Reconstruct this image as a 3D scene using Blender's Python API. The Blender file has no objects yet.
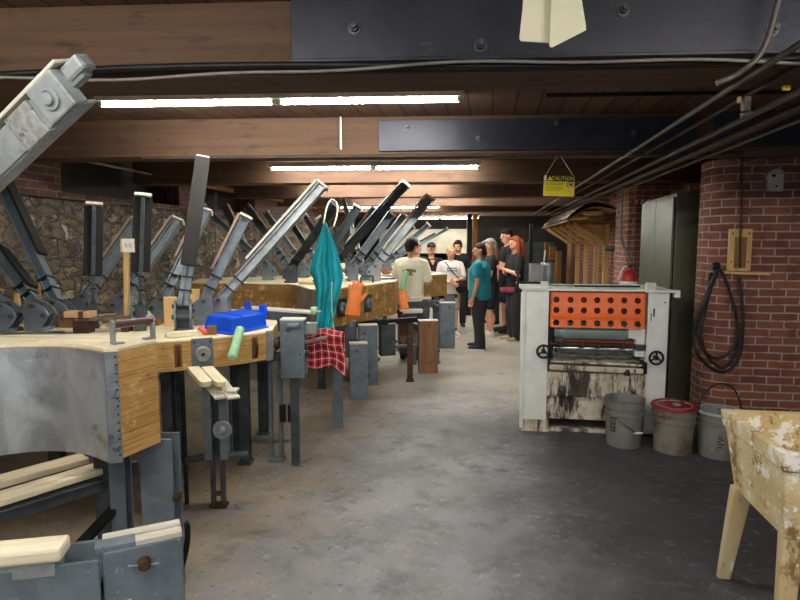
import bpy, bmesh, math, random
from mathutils import Vector, Matrix, noise
random.seed(7)
C = bpy.context.scene.collection
PI = math.pi
V = Vector

# ------------------------------------------------------------------ camera
FPX = 575.0
YAW = math.radians(8.9)
PIT = math.radians(5.76)
EYE = V((0, 0, 1.70))
Rv = V((math.cos(YAW), math.sin(YAW), 0))
Fh = V((-math.sin(YAW), math.cos(YAW), 0))
UP = V((0, 0, 1))
cs, sn = math.cos(PIT), math.sin(PIT)

def at(px, d, z):
    """world point at forward distance d and height z, on photo column px"""
    m = (z - EYE.z) / d
    v = FPX * (m * cs + sn) / (cs - m * sn)
    lat = (px - 400) * d / (FPX * cs + v * sn)
    p = Rv * lat + Fh * d
    return V((p.x, p.y, z))

def im(px, py, d):
    v = 300 - py
    k = d / (FPX * cs + v * sn)
    p = Rv * ((px - 400) * k) + Fh * d
    return V((p.x, p.y, EYE.z + k * (-FPX * sn + v * cs)))

def fl(px, py, z=0.0):
    v = 300 - py
    dz = -FPX * sn + v * cs
    k = (z - EYE.z) / dz
    p = Rv * ((px - 400) * k) + Fh * ((FPX * cs + v * sn) * k)
    return V((p.x, p.y, z))

cam_d = bpy.data.cameras.new('camera')
cam = bpy.data.objects.new('camera', cam_d)
C.objects.link(cam)
cam.location = EYE
cam.rotation_euler = (PI / 2 - PIT, 0, YAW)
cam_d.sensor_fit = 'HORIZONTAL'
cam_d.sensor_width = 36
cam_d.lens = FPX / 800 * 36
cam_d.clip_start = 0.05
bpy.context.scene.camera = cam

# ------------------------------------------------------------------ materials
def lin(c):
    if isinstance(c, str):
        c = [int(c[i:i + 2], 16) / 255 for i in (0, 2, 4)]
    return tuple(x / 12.92 if x <= 0.04045 else ((x + 0.055) / 1.055) ** 2.4 for x in c) + (1.0,)

class NT:
    def __init__(self, name):
        self.m = bpy.data.materials.new(name)
        self.m.use_nodes = True
        self.t = self.m.node_tree
        self.b = self.t.nodes['Principled BSDF']
        self.tc = self.t.nodes.new('ShaderNodeTexCoord')
    def n(self, typ, **kw):
        x = self.t.nodes.new('ShaderNode' + typ)
        for k, v in kw.items():
            setattr(x, k, v)
        return x
    def l(self, a, b):
        self.t.links.new(a, b)
    def put(self, sock, v):
        if isinstance(v, bpy.types.NodeSocket):
            self.l(v, sock)
        else:
            sock.default_value = v
    def coords(self, kind='Object', scale=(1, 1, 1), loc=(0, 0, 0)):
        mp = self.n('Mapping')
        self.l(self.tc.outputs[kind], mp.inputs['Vector'])
        mp.inputs['Scale'].default_value = scale
        mp.inputs['Location'].default_value = loc
        return mp.outputs[0]
    def noise(self, vec, scale, detail=5, rough=0.6, dist=0.0):
        x = self.n('TexNoise')
        self.l(vec, x.inputs['Vector'])
        x.inputs['Scale'].default_value = scale
        x.inputs['Detail'].default_value = detail
        x.inputs['Roughness'].default_value = rough
        x.inputs['Distortion'].default_value = dist
        return x.outputs['Fac']
    def step(self, v, lo, hi):
        x = self.n('MapRange')
        x.interpolation_type = 'SMOOTHSTEP'
        self.put(x.inputs['Value'], v)
        x.inputs['From Min'].default_value = lo
        x.inputs['From Max'].default_value = hi
        return x.outputs['Result']
    def mix(self, fac, a, b, mode='MIX'):
        x = self.n('Mix', data_type='RGBA', blend_type=mode)
        self.put(x.inputs[0], fac)
        self.put(x.inputs[6], a)
        self.put(x.inputs[7], b)
        return x.outputs[2]
    def math(self, op, a, b=0.0):
        x = self.n('Math', operation=op)
        self.put(x.inputs[0], a)
        self.put(x.inputs[1], b)
        return x.outputs[0]
    def bump(self, h, strength=0.3, dist=0.01):
        x = self.n('Bump')
        self.l(h, x.inputs['Height'])
        x.inputs['Strength'].default_value = strength
        x.inputs['Distance'].default_value = dist
        self.l(x.outputs[0], self.b.inputs['Normal'])
    def done(self, col, rough=0.6, metal=0.0):
        self.put(self.b.inputs['Base Color'], col)
        self.put(self.b.inputs['Roughness'], rough)
        self.put(self.b.inputs['Metallic'], metal)
        return self.m

def plain(name, c1, c2=None, rough=0.6, metal=0.0, scale=9, spots=(), coords='Object', stretch=(1, 1, 1), bump=0.15, bscale=40, lo=.35, hi=.65):
    t = NT(name)
    v = t.coords(coords, stretch)
    c2 = c2 or c1
    col = t.mix(t.step(t.noise(v, scale, 6, .65), lo, hi), lin(c1), lin(c2))
    for (c, s, a, b) in spots:
        col = t.mix(t.step(t.noise(v, s, 8, .7), a, b), col, lin(c))
    if bump:
        t.bump(t.noise(v, bscale, 6, .7), bump, .006)
    return t.done(col, rough, metal)

def woodmat(name, c1, c2, c3=None, rough=0.65, gs=(1.5, 30, 1), spots=(), bump=.2):
    t = NT(name)
    v = t.coords('UV', gs)
    g = t.noise(v, 1.6, 6, .65, .6)
    col = t.mix(t.step(g, .32, .68), lin(c1), lin(c2))
    if c3:
        col = t.mix(t.step(t.noise(t.coords('UV', (1, 5, 1)), 3.2, 6, .7), .54, .72), col, lin(c3))
    for (c, s, a, b) in spots:
        col = t.mix(t.step(t.noise(t.coords('UV', (1, 1.6, 1)), s, 8, .7), a, b), col, lin(c))
    t.bump(g, bump, .004)
    return t.done(col, rough)

def lamwood(name, c1, c2, c3, row=.052, width=.75):
    """glued-up timber: long courses with dark glue lines; uv = (length, height)"""
    t = NT(name)
    v = t.coords('UV')
    b = t.n('TexBrick')
    t.l(v, b.inputs['Vector'])
    b.inputs['Scale'].default_value = 1
    b.inputs['Brick Width'].default_value = width
    b.inputs['Row Height'].default_value = row
    b.inputs['Mortar Size'].default_value = .0016
    b.inputs['Mortar Smooth'].default_value = .3
    b.inputs['Color1'].default_value = lin(c1)
    b.inputs['Color2'].default_value = lin(c2)
    b.inputs['Mortar'].default_value = lin(c3)
    g = t.noise(t.coords('UV', (3, 60, 1)), 1.5, 5, .6, .4)
    col = t.mix(t.step(g, .5, .75), b.outputs['Color'], lin(c3))
    col = t.mix(t.step(t.noise(v, 9, 7, .75), .52, .66), col, lin('dcbd88'))
    col = t.mix(t.step(t.noise(v, 15, 8, .78), .59, .67), col, lin('5a3c1c'))
    t.bump(g, .25, .004)
    return t.done(col, .62)

def brickmat(name, c1, c2, cm, dirt):
    t = NT(name)
    v = t.coords('UV')
    wob = t.n('TexNoise'); t.l(v, wob.inputs['Vector']); wob.inputs['Scale'].default_value = 6
    vv = t.n('Vector' + 'Math', operation='MULTIPLY_ADD')
    t.l(wob.outputs['Color'], vv.inputs[0]); vv.inputs[1].default_value = (.012, .012, 0); t.l(v, vv.inputs[2])
    b = t.n('TexBrick')
    t.l(vv.outputs[0], b.inputs['Vector'])
    b.inputs['Scale'].default_value = 1
    b.inputs['Brick Width'].default_value = .215
    b.inputs['Row Height'].default_value = .069
    b.inputs['Mortar Size'].default_value = .0065
    b.inputs['Mortar Smooth'].default_value = .25
    b.inputs['Bias'].default_value = -.1
    b.inputs['Color1'].default_value = lin(c1)
    b.inputs['Color2'].default_value = lin(c2)
    b.inputs['Mortar'].default_value = lin(cm)
    col = t.mix(t.step(t.noise(v, 7, 8, .75), .45, .75), b.outputs['Color'], lin(dirt))
    col = t.mix(t.step(t.noise(v, 40, 6, .7), .6, .8), col, lin('8d7466'))
    h = t.math('SUBTRACT', t.math('MULTIPLY', t.noise(v, 60, 5, .7), .35), b.outputs['Fac'])
    t.bump(h, .6, .008)
    return t.done(col, .85)

M = {}
M['steel'] = plain('painted_grey_steel', '626d75', '77828a', .45, .25, 7, [('a9b2b6', 22, .62, .70), ('4a4f52', 14, .62, .72), ('6b4a33', 30, .69, .76)])
M['steel_dark'] = plain('dark_grey_steel', '3b4144', '50585c', .5, .35, 8, [('2a2a2a', 14, .58, .7), ('5d4432', 26, .66, .75)])
M['steel_light'] = plain('pale_grey_steel', '7f8689', '989e9f', .45, .2, 9, [('c2c3be', 26, .62, .70), ('6f7476', 12, .6, .7)])
M['black_iron'] = plain('black_iron', '17181a', '26272a', .5, .5, 12)
M['rust'] = plain('rusty_iron', '5a3a26', '3b2a20', .75, .3, 16, [('8a5a38', 30, .6, .7)])
M['bolt'] = plain('bolt_steel', '68696a', '454748', .5, .7, 20)
M['alu'] = None
def alumat():
    t = NT('scratched_aluminium')
    v = t.coords('UV', (1, 1, 1))
    big = t.noise(t.coords('UV', (2.2, 1.2, 1)), 2.2, 7, .65, .8)
    col = t.mix(t.step(big, .35, .65), lin('a3a6a8'), lin('cbcdce'))
    col = t.mix(t.step(t.noise(t.coords('UV', (2, 9, 1)), 5, 8, .75), .58, .72), col, lin('d9dad6'))
    col = t.mix(t.step(t.noise(v, 3.3, 8, .7, .5), .56, .7), col, lin('7d7e7c'))
    col = t.mix(t.step(t.noise(v, 4, 8, .7, .5), .62, .74), col, lin('a59a7c'))
    r = t.n('MapRange'); t.l(t.noise(v, 8, 7, .7), r.inputs[0]); r.inputs[1].default_value = .3; r.inputs[2].default_value = .7
    r.inputs[3].default_value = .28; r.inputs[4].default_value = .55
    t.bump(t.noise(v, 6, 6, .6), .12, .01)
    return t.done(col, r.outputs[0], .75)
M['alu'] = alumat()
M['ply'] = woodmat('pale_plywood', 'dccfa8', 'efe5c6', 'c9a878', .6, (1, 14, 1), [('9a7647', 5, .62, .72), ('f6efd8', 9, .55, .66)])
M['plank'] = woodmat('cream_plank', 'e0d3ae', 'f0e8cf', 'cdb285', .6, (1, 16, 1), [('9b5a2e', 3.2, .66, .76)])
M['lam'] = lamwood('laminated_timber', 'd0a562', 'b98a48', '87602f')
M['lam_dull'] = lamwood('old_laminated_timber', 'a47d42', '946d36', '674b24', .1, 1.4)
M['facing'] = woodmat('worn_wood_facing', '7c6a62', '9a8576', 'b19c8b', .75, (1.2, 18, 1))
M['facing_dark'] = woodmat('black_stained_facing', '100f0e', '1c1917', '2b2521', .75, (1.2, 18, 1), [('4a4038', 6, .68, .76)])
M['facing_pale'] = woodmat('pale_wood_facing', 'b9b3a4', 'd0cbbd', '8f8b80', .7, (1.2, 18, 1))
M['pale_end'] = plain('chalky_end_grain', 'd9d6cc', 'b7b2a4', .8, 0, 30, [('6a655c', 40, .6, .7)])
M['pine'] = woodmat('raw_pine', 'cfa566', 'e2bf85', 'b3854a', .6, (1, 14, 1))
M['pine_old'] = woodmat('aged_pine', '9c7440', '7f5a2e', '5a3f20', .7, (1, 14, 1))
M['brown_board'] = woodmat('rust_brown_board', '6f4a2c', '84603c', '45281a', .7, (1, 9, 1), [('3a1f16', 5, .58, .68)])
M['leather'] = plain('brown_leather', '4a2e26', '35201b', .5, 0, 14)
M['handle_brown'] = plain('brown_wooden_grip', '4f3a33', '69504a', .42, 0, 8, stretch=(1, 1, 1))
M['beam'] = woodmat('old_beam_timber', '4a3323', '5c422c', '312318', .75, (.35, 10, 1), [('2c1e15', 2.2, .56, .74), ('78583a', 1.6, .6, .78)], .3)
M['plate'] = plain('blue_black_steel_plate', '2c2d36', '383a44', .42, .35, 3, [('23242b', 5, .55, .7), ('4a4c57', 12, .63, .75)], bump=.1)
M['ceil'] = None
def ceilmat():
    t = NT('ceiling_planks')
    v = t.coords('UV')
    b = t.n('TexBrick'); t.l(v, b.inputs['Vector'])
    b.inputs['Scale'].default_value = 1; b.inputs['Brick Width'].default_value = 4.0; b.inputs['Row Height'].default_value = .16
    b.inputs['Mortar Size'].default_value = .006
    b.inputs['Color1'].default_value = lin('6f523d'); b.inputs['Color2'].default_value = lin('5a4132'); b.inputs['Mortar'].default_value = lin('1d140f')
    col = t.mix(t.step(t.noise(t.coords('UV', (1, 20, 1)), 2, 6, .7), .5, .75), b.outputs['Color'], lin('3d2a1f'))
    t.bump(b.outputs['Fac'], .4, .01)
    return t.done(col, .8)
M['ceil'] = ceilmat()
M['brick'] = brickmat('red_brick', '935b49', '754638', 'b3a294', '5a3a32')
M['brick_dark'] = brickmat('dark_brick', '64403a', '4c322c', '74685e', '352724')  # same brick pattern in darker colours
def stonemat():
    t = NT('rubble_stone')
    v = t.coords('UV', (1, 1.5, 1))
    wob = t.n('TexNoise'); t.l(v, wob.inputs['Vector']); wob.inputs['Scale'].default_value = 4; wob.inputs['Detail'].default_value = 6
    vv = t.n('VectorMath', operation='MULTIPLY_ADD')
    t.l(wob.outputs['Color'], vv.inputs[0]); vv.inputs[1].default_value = (.42, .36, 0); t.l(v, vv.inputs[2])
    vo = t.n('TexVoronoi', feature='F1'); t.l(vv.outputs[0], vo.inputs['Vector']); vo.inputs['Scale'].default_value = 5.5
    ve = t.n('TexVoronoi', feature='DISTANCE_TO_EDGE'); t.l(vv.outputs[0], ve.inputs['Vector']); ve.inputs['Scale'].default_value = 5.5
    cr = t.n('ValToRGB'); t.l(vo.outputs['Color'], cr.inputs[0])
    e = cr.color_ramp.elements
    e[0].position = .1; e[0].color = lin('6a6359'); e[1].position = .9; e[1].color = lin('c2b6a2')
    for p, c in ((.3, '85796b'), (.5, '6c6254'), (.7, '8f7d60')):
        x = cr.color_ramp.elements.new(p); x.color = lin(c)
    col = t.mix(t.step(t.noise(v, 7, 8, .8), .46, .66), cr.outputs[0], lin('37312b'))
    col = t.mix(t.step(t.noise(v, 6, 9, .8), .56, .64), col, lin('b9b0a0'))
    col = t.mix(t.step(t.noise(v, 22, 8, .8), .53, .62), col, lin('2e2924'))
    mort = t.step(ve.outputs['Distance'], .0, .09)
    col = t.mix(mort, lin('5c544b'), col)
    h = t.math('ADD', t.math('MULTIPLY', mort, .8), t.noise(v, 14, 8, .7))
    t.bump(h, .9, .03)
    return t.done(col, .9)
M['stone'] = stonemat()
def floormat():
    t = NT('stained_concrete')
    v = t.coords('Object')
    n1 = t.noise(v, 1.1, 8, .65, .3)
    col = t.mix(t.step(n1, .35, .65), lin('68686a'), lin('838387'))
    col = t.mix(t.step(t.noise(v, 3.7, 8, .7), .48, .7), col, lin('525154'))
    # dust and wood flour along the presses, grime round the glue spreader
    sx = t.n('SeparateXYZ'); t.l(t.tc.outputs['Object'], sx.inputs[0])
    wob = t.math('MULTIPLY', t.math('SUBTRACT', t.noise(v, 1.3, 6, .7), .5), 2.4)
    xx = t.math('ADD', sx.outputs['X'], wob)
    yy = t.math('ADD', sx.outputs['Y'], wob)
    dust = t.math('MULTIPLY', t.step(t.math('MULTIPLY', xx, -1.0), .75, 1.7), t.step(t.noise(v, 2.3, 8, .7), .3, .62))
    col = t.mix(t.math('MULTIPLY', dust, .85), col, lin('9c8b6d'))
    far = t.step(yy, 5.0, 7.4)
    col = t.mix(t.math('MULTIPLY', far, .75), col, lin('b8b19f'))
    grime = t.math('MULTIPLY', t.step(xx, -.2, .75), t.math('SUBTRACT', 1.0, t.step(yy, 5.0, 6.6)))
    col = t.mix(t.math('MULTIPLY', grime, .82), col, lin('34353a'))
    blot = t.step(t.noise(v, 2.1, 8, .72, .4), .56, .68)
    col = t.mix(t.math('MULTIPLY', blot, .45), col, lin('3e3a36'))
    pale = t.math('MULTIPLY', t.step(t.noise(v, 15, 11, .85, .15), .53, .65), t.step(t.noise(v, 1.7, 7, .7, .4), .40, .58))
    col = t.mix(t.math('MULTIPLY', pale, .75), col, lin('b4b0a9'))
    dk = t.step(t.noise(v, 17, 8, .78), .58, .68)
    col = t.mix(t.math('MULTIPLY', dk, .65), col, lin('2a2725'))
    r = t.n('MapRange'); t.l(t.noise(v, 3, 8, .7), r.inputs[0]); r.inputs[1].default_value = .3; r.inputs[2].default_value = .7
    r.inputs[3].default_value = .34; r.inputs[4].default_value = .68
    t.bump(t.math('ADD', t.noise(v, 30, 6, .7), t.math('MULTIPLY', n1, 2.0)), .22, .012)
    return t.done(col, r.outputs[0])
M['floor'] = floormat()
def emis(name, col, st):
    t = NT(name)
    t.b.inputs['Emission Color'].default_value = col
    t.b.inputs['Emission Strength'].default_value = st
    return t.done((.9, .9, .9, 1), .4)
LAMP = 40.0
M['tube'] = emis('fluorescent_tube', (1, .965, .90, 1), LAMP)
M['white_enamel'] = plain('white_enamel', 'd8d6cc', 'c4c1b5', .4, 0, 6)
M['mach'] = plain('chipped_white_paint', 'f0f3ed', 'e0e4dc', .5, 0, 4, [('8b7d66', 6, .64, .74), ('3a342c', 13, .67, .72)])
def stainmat():
    t = NT('glue_stained_white_paint')
    v = t.coords('Object')
    col = t.mix(t.step(t.noise(v, 5, 8, .7), .4, .7), lin('e0dac9'), lin('b5a180'))
    s = t.coords('Object', (9, 9, 1.6))
    col = t.mix(t.step(t.noise(s, 1.3, 8, .7, .3), .50, .62), col, lin('6b5236'))
    sz = t.n('SeparateXYZ'); t.l(t.tc.outputs['Object'], sz.inputs[0])
    dx_ = t.math('POWER', t.math('MULTIPLY', t.math('ADD', sz.outputs['X'], .13), 4.5), 2.0)
    dz_ = t.math('POWER', t.math('MULTIPLY', t.math('SUBTRACT', sz.outputs['Z'], .40), 4.5), 2.0)
    pat = t.math('SUBTRACT', t.noise(s, 1.6, 8, .75, .2), t.math('MULTIPLY', t.math('ADD', dx_, dz_), .16))
    smear = t.step(pat, .38, .50)
    col = t.mix(t.step(t.noise(s, 1.1, 8, .75, .2), .505, .60), col, lin('1f1a17'))
    col = t.mix(t.math('MULTIPLY', smear, .92), col, lin('191513'))
    t.bump(t.noise(s, 3, 6, .7), .3, .006)
    return t.done(col, .55)
M['stain'] = stainmat()
M['orange'] = plain('orange_guard_paint', 'f06a10', 'e8620c', .4, 0, 6, [('c24e0c', 14, .62, .75)], bump=.05)
M['dark_red'] = plain('dark_red_paint', '9a3a22', '7a2c1e', .55, 0, 8)
M['roller'] = plain('greenish_rubber_roller', '8fa39a', '7f938b', .35, .1, 6, [('b8c4bd', 10, .58, .7)])
M['chrome'] = plain('worn_chrome', 'a4a8a8', '7f8484', .25, .9, 10)
M['green_cab'] = plain('olive_steel_paint', '5c604b', '4f5340', .4, .15, 4, [('7c8068', 8, .6, .72), ('3f4034', 14, .66, .74)])
M['tin'] = plain('galvanised_tin', 'a9adae', '8f9394', .35, .7, 5, [('c6caca', 9, .6, .7)])
M['bucket'] = plain('grimy_grey_plastic', '85847f', '706e68', .55, 0, 5, [('6b6152', 7, .56, .7), ('a3a39e', 14, .6, .7)])
M['bucket_tan'] = plain('dirty_bucket_plastic', '89847a', '6f685c', .6, 0, 5, [('6d5230', 6, .50, .62), ('b7b4ab', 12, .6, .7)])
M['red_lid'] = plain('red_plastic_lid', 'a81626', '8b1220', .5, 0, 6, [('c9a9a0', 12, .68, .74)])
M['grey_lid'] = plain('grey_plastic_lid', 'b2b8bd', '98a0a5', .5, 0, 6)
M['sink'] = plain('peeling_cream_paint', 'e2d3a8', 'cfb57c', .6, 0, 6, [('94703f', 7, .54, .64), ('5a3c20', 12, .585, .65), ('f6f3ea', 9, .55, .58), ('f2efe6', 24, .59, .63)], bump=.5, bscale=16)
M['sinkleg'] = plain('peeling_cream_leg_paint', 'cdb482', 'd9c79c', .6, 0, 4, [('8a6636', 6, .55, .64), ('4a3a2b', 12, .6, .68), ('efe9d6', 9, .6, .65)], bump=.4, bscale=18, stretch=(1, 1, .4))
M['rubber'] = plain('black_rubber', '141414', '202020', .55, 0, 10)
M['conduit'] = plain('dusty_conduit', '77716a', '5f5a53', .5, .5, 6)
M['conduit_brown'] = plain('brown_iron_pipe', '4b3b30', '3a2e27', .6, .4, 6)
M['cable'] = plain('grey_cable', '8b877f', '726e67', .6, 0, 6)
M['box'] = plain('cream_plastic_box', 'c9c5a9', 'b5b092', .5, 0, 8)
M['yellow'] = plain('yellow_sign_face', 'e3d62a', 'dccb20', .5, 0, 6, bump=0)
M['ink'] = plain('black_ink', '15161a', '15161a', .5, 0, 6, bump=0)
M['grey_ink'] = plain('faded_ink', '7f7a34', '7f7a34', .6, 0, 6, bump=0)
M['white'] = plain('white_paint', 'e8e8e2', 'dcdcd4', .5, 0, 6, bump=0)
M['red'] = plain('red_paint', 'c0202a', 'a81822', .4, 0, 6)
M['card'] = plain('cream_card', 'e6e3c4', 'dcd8b6', .7, 0, 4, bump=.05)
M['cream_wall'] = plain('cream_board', 'ccc9b2', 'bdb9a2', .7, 0, 3)
M['dark_wall'] = plain('dark_brown_wall', '2b2522', '3a322d', .8, 0, 3)
M['blue'] = plain('blue_plastic', '0f55e0', '0d4bd0', .32, 0, 5, bump=.03)
M['mint'] = plain('mint_foam_roller', 'a5d6ac', '93c79b', .75, 0, 20)
M['teal'] = plain('teal_apron_vinyl', '1bb0be', '16a0ae', .38, 0, 6, bump=.05)
M['glove'] = plain('orange_rubber_glove', 'ff9248', 'f58338', .5, 0, 8, bump=.05)
def plaid():
    t = NT('red_plaid_flannel')
    s = t.n('SeparateXYZ'); t.l(t.tc.outputs['UV'], s.inputs[0])
    def band(ch, per, lo, hi):
        f = t.math('FRACT', t.math('MULTIPLY', s.outputs[ch], 1 / per))
        return t.math('MULTIPLY', t.math('GREATER_THAN', f, lo), t.math('LESS_THAN', f, hi))
    col = lin('c01828')
    for ch in ('X', 'Y'):
        col = t.mix(t.math('MULTIPLY', band(ch, .075, .5, .80), .75), col, lin('1c1416'))
    for ch in ('X', 'Y'):
        col = t.mix(t.math('MULTIPLY', band(ch, .075, .11, .16), .85), col, lin('efe6e4'))
    return t.done(col, .9)
M['plaid'] = plaid()
M['skin'] = plain('skin', 'd9a184', 'cf967a', .5, 0, 8, bump=.03)
M['skin_tan'] = plain('tan_skin', 'c08a68', 'b47f5f', .5, 0, 8, bump=.03)
def cloth(name, c, c2=None, rough=.85):
    return plain(name, c, c2 or c, rough, 0, 6, bump=.12, bscale=14)
M['c_teal'] = cloth('teal_cotton', '128b97', '0e7a86')
M['c_black'] = cloth('black_cotton', '0d0d10', '131318')
M['c_white'] = cloth('white_cotton', 'e4e2de', 'd8d6d0')
M['c_cream'] = cloth('cream_cotton', 'f0eed6', 'e4e2c8')
M['c_char'] = cloth('charcoal_cotton', '2f2e31', '272629')
M['c_grey'] = cloth('grey_denim', '5a5e64', '4c5056')
M['c_khaki'] = cloth('khaki_cotton', 'b9ad92', 'aca085')
M['c_navy'] = cloth('navy_cotton', '1a2136', '161c2e')
M['h_black'] = plain('black_hair', '16130f', '241c16', .75, 0, 30, bump=.5)
M['h_brown'] = plain('light_brown_hair', '7a6046', '5e4733', .5, 0, 30, bump=.5)
M['h_dark'] = plain('dark_brown_hair', '2a1f18', '1d1510', .7, 0, 30, bump=.5)
M['h_red'] = plain('auburn_hair', '9a4a1e', '7c3814', .5, 0, 30, bump=.5)
M['h_blond'] = plain('sandy_hair', 'c09a68', 'a88352', .5, 0, 30, bump=.5)
M['shoe_w'] = plain('white_shoe', 'e2e0dc', 'cfccc6', .5)
M['shoe_n'] = plain('navy_shoe', '1d2636', '151c2a', .6)
M['shoe_t'] = plain('tan_shoe', 'b49a78', 'a08664', .6)

# ------------------------------------------------------------------ mesh builder
OFF = {}
class MB:
    def __init__(self):
        self.v = []; self.f = []; self.uv = []
    def face(self, idx, uvs):
        self.f.append(tuple(idx)); self.uv.append([tuple(u) for u in uvs])
    def obox(self, c, ax, ay, az, sx, sy, sz):
        c = V(c); A = (V(ax), V(ay), V(az)); S = (sx / 2, sy / 2, sz / 2)
        o = len(self.v)
        sg = [(-1, -1, -1), (1, -1, -1), (1, 1, -1), (-1, 1, -1), (-1, -1, 1), (1, -1, 1), (1, 1, 1), (-1, 1, 1)]
        for s in sg:
            self.v.append(c + A[0] * (s[0] * S[0]) + A[1] * (s[1] * S[1]) + A[2] * (s[2] * S[2]))
        flip = A[0].cross(A[1]).dot(A[2]) < 0
        lg = max(range(3), key=lambda i: S[i])
        ro, rp = random.random() * 5, random.random() * 5
        for q, n in (((0, 3, 2, 1), 2), ((4, 5, 6, 7), 2), ((0, 1, 5, 4), 1), ((2, 3, 7, 6), 1), ((1, 2, 6, 5), 0), ((3, 0, 4, 7), 0)):
            pl = [i for i in range(3) if i != n]
            pl.sort(key=lambda i: (i != lg, i))
            uvs = [(sg[k][pl[0]] * S[pl[0]] + ro, sg[k][pl[1]] * S[pl[1]] + rp + n * .37) for k in q]
            if flip:
                q = q[::-1]; uvs = uvs[::-1]
            self.face([o + k for k in q], uvs)
        return self
    def box(self, c, s):
        return self.obox(c, (1, 0, 0), (0, 1, 0), (0, 0, 1), *s)
    def bar(self, p, q, w, h, up=UP, ext=0.0):
        """box from p to q, w across, h along up"""
        p, q = V(p), V(q)
        a = (q - p); L = a.length; a.normalize()
        u = V(up) - a * a.dot(V(up))
        if u.length < 1e-5:
            u = V((1, 0, 0)) - a * a.x
        u.normalize()
        s = a.cross(u)
        return self.obox((p + q) / 2, a, s, u, L + ext, w, h)
    def prism(self, poly, o, ax, ay, az, depth):
        """2-D outline in (ax, ay) pushed along az by depth"""
        o = V(o); ax, ay, az = V(ax), V(ay), V(az)
        b = len(self.v); n = len(poly)
        area = sum(poly[i][0] * poly[(i + 1) % n][1] - poly[(i + 1) % n][0] * poly[i][1] for i in range(n))
        if (area < 0) != (ax.cross(ay).dot(az) < 0):
            poly = poly[::-1]
        for (x, y) in poly: self.v.append(o + ax * x + ay * y)
        for (x, y) in poly: self.v.append(o + ax * x + ay * y + az * depth)
        self.face([b + i for i in range(n)][::-1], [poly[i] for i in range(n)][::-1])
        self.face([b + n + i for i in range(n)], poly)
        L = 0
        for i in range(n):
            j = (i + 1) % n
            e = math.dist(poly[i], poly[j])
            self.face((b + i, b + j, b + n + j, b + n + i), ((L, 0), (L + e, 0), (L + e, depth), (L, depth)))
            L += e
        return self
    def plan(self, path, z0, z1):
        """closed plan outline (list of xy) raised from z0 to z1"""
        return self.prism([(p[0], p[1]) for p in path], (0, 0, z0), (1, 0, 0), (0, 1, 0), UP, z1 - z0)
    def skirt(self, path, z0, z1, th=.004):
        """upright sheet that follows an open plan line"""
        n = len(path); b = len(self.v)
        L = [0]
        for i in range(1, n): L.append(L[-1] + math.dist(path[i][:2], path[i - 1][:2]))
        nor = []
        for i in range(n):
            t = V((path[min(i + 1, n - 1)][0] - path[max(i - 1, 0)][0], path[min(i + 1, n - 1)][1] - path[max(i - 1, 0)][1], 0)).normalized()
            nor.append(V((t.y, -t.x, 0)))
        for i in range(n):
            p = V((path[i][0], path[i][1], 0))
            for q in (p + nor[i] * th, p - nor[i] * .001):
                self.v.append(q + UP * z0); self.v.append(q + UP * z1)
        for i in range(n - 1):
            a, c = b + 4 * i, b + 4 * (i + 1)
            u0, u1 = L[i], L[i + 1]
            self.face((a, c, c + 1, a + 1), ((u0, z0), (u1, z0), (u1, z1), (u0, z1)))
            self.face((c + 2, a + 2, a + 3, c + 3), ((u1, z0), (u0, z0), (u0, z1), (u1, z1)))
            self.face((a + 1, c + 1, c + 3, a + 3), ((u0, z1), (u1, z1), (u1, z1), (u0, z1)))
            self.face((c, a, a + 2, c + 2), ((u1, z0), (u0, z0), (u0, z0), (u1, z0)))
        for a, r in ((b, 0), (b + 4 * (n - 1), 1)):
            q = (a, a + 1, a + 3, a + 2)
            self.face(q if not r else q[::-1], [(0, 0)] * 4)
        return self
    def tube(self, pts, r, seg=10, cap=True):
        pts = [V(p) for p in pts]; n = len(pts)
        rs = r if isinstance(r, (list, tuple)) else [r] * n
        b = len(self.v); prev = None; L = 0
        for i in range(n):
            t = (pts[min(i + 1, n - 1)] - pts[max(i - 1, 0)]).normalized()
            if prev is None:
                u = t.orthogonal().normalized()
            else:
                u = prev - t * prev.dot(t)
                u = u.normalized() if u.length > 1e-6 else t.orthogonal().normalized()
            prev = u; w = t.cross(u)
            for k in range(seg):
                a = 2 * PI * k / seg
                self.v.append(pts[i] + (u * math.cos(a) + w * math.sin(a)) * rs[i])
        for i in range(n - 1):
            e = (pts[i + 1] - pts[i]).length
            for k in range(seg):
                j = (k + 1) % seg
                c0 = 2 * PI * rs[i] * k / seg; c1 = 2 * PI * rs[i] * (k + 1) / seg
                self.face((b + i * seg + k, b + i * seg + j, b + (i + 1) * seg + j, b + (i + 1) * seg + k),
                          ((L, c0), (L, c1), (L + e, c1), (L + e, c0)))
            L += e
        if cap:
            self.face([b + k for k in range(seg)][::-1], [(0, 0)] * seg)
            self.face([b + (n - 1) * seg + k for k in range(seg)], [(0, 0)] * seg)
        return self
    def lathe(self, prof, o, axis=(0, 0, 1), seg=28):
        """prof: list of (radius, height); closed by discs where the radius is not 0"""
        o = V(o); a = V(axis).normalized(); u = a.orthogonal().normalized(); w = a.cross(u)
        b = len(self.v); n = len(prof)
        for (r, h) in prof:
            for k in range(seg):
                t = 2 * PI * k / seg
                self.v.append(o + a * h + (u * math.cos(t) + w * math.sin(t)) * max(r, 1e-4))
        for i in range(n - 1):
            for k in range(seg):
                j = (k + 1) % seg
                R = max(prof[i][0], prof[i + 1][0])
                self.face((b + i * seg + k, b + i * seg + j, b + (i + 1) * seg + j, b + (i + 1) * seg + k),
                          ((R * 2 * PI * k / seg, prof[i][1]), (R * 2 * PI * (k + 1) / seg, prof[i][1]), (R * 2 * PI * (k + 1) / seg, prof[i + 1][1]), (R * 2 * PI * k / seg, prof[i + 1][1])))
        self.face([b + k for k in range(seg)][::-1], [(0, 0)] * seg)
        self.face([b + (n - 1) * seg + k for k in range(seg)], [(0, 0)] * seg)
        return self
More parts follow.
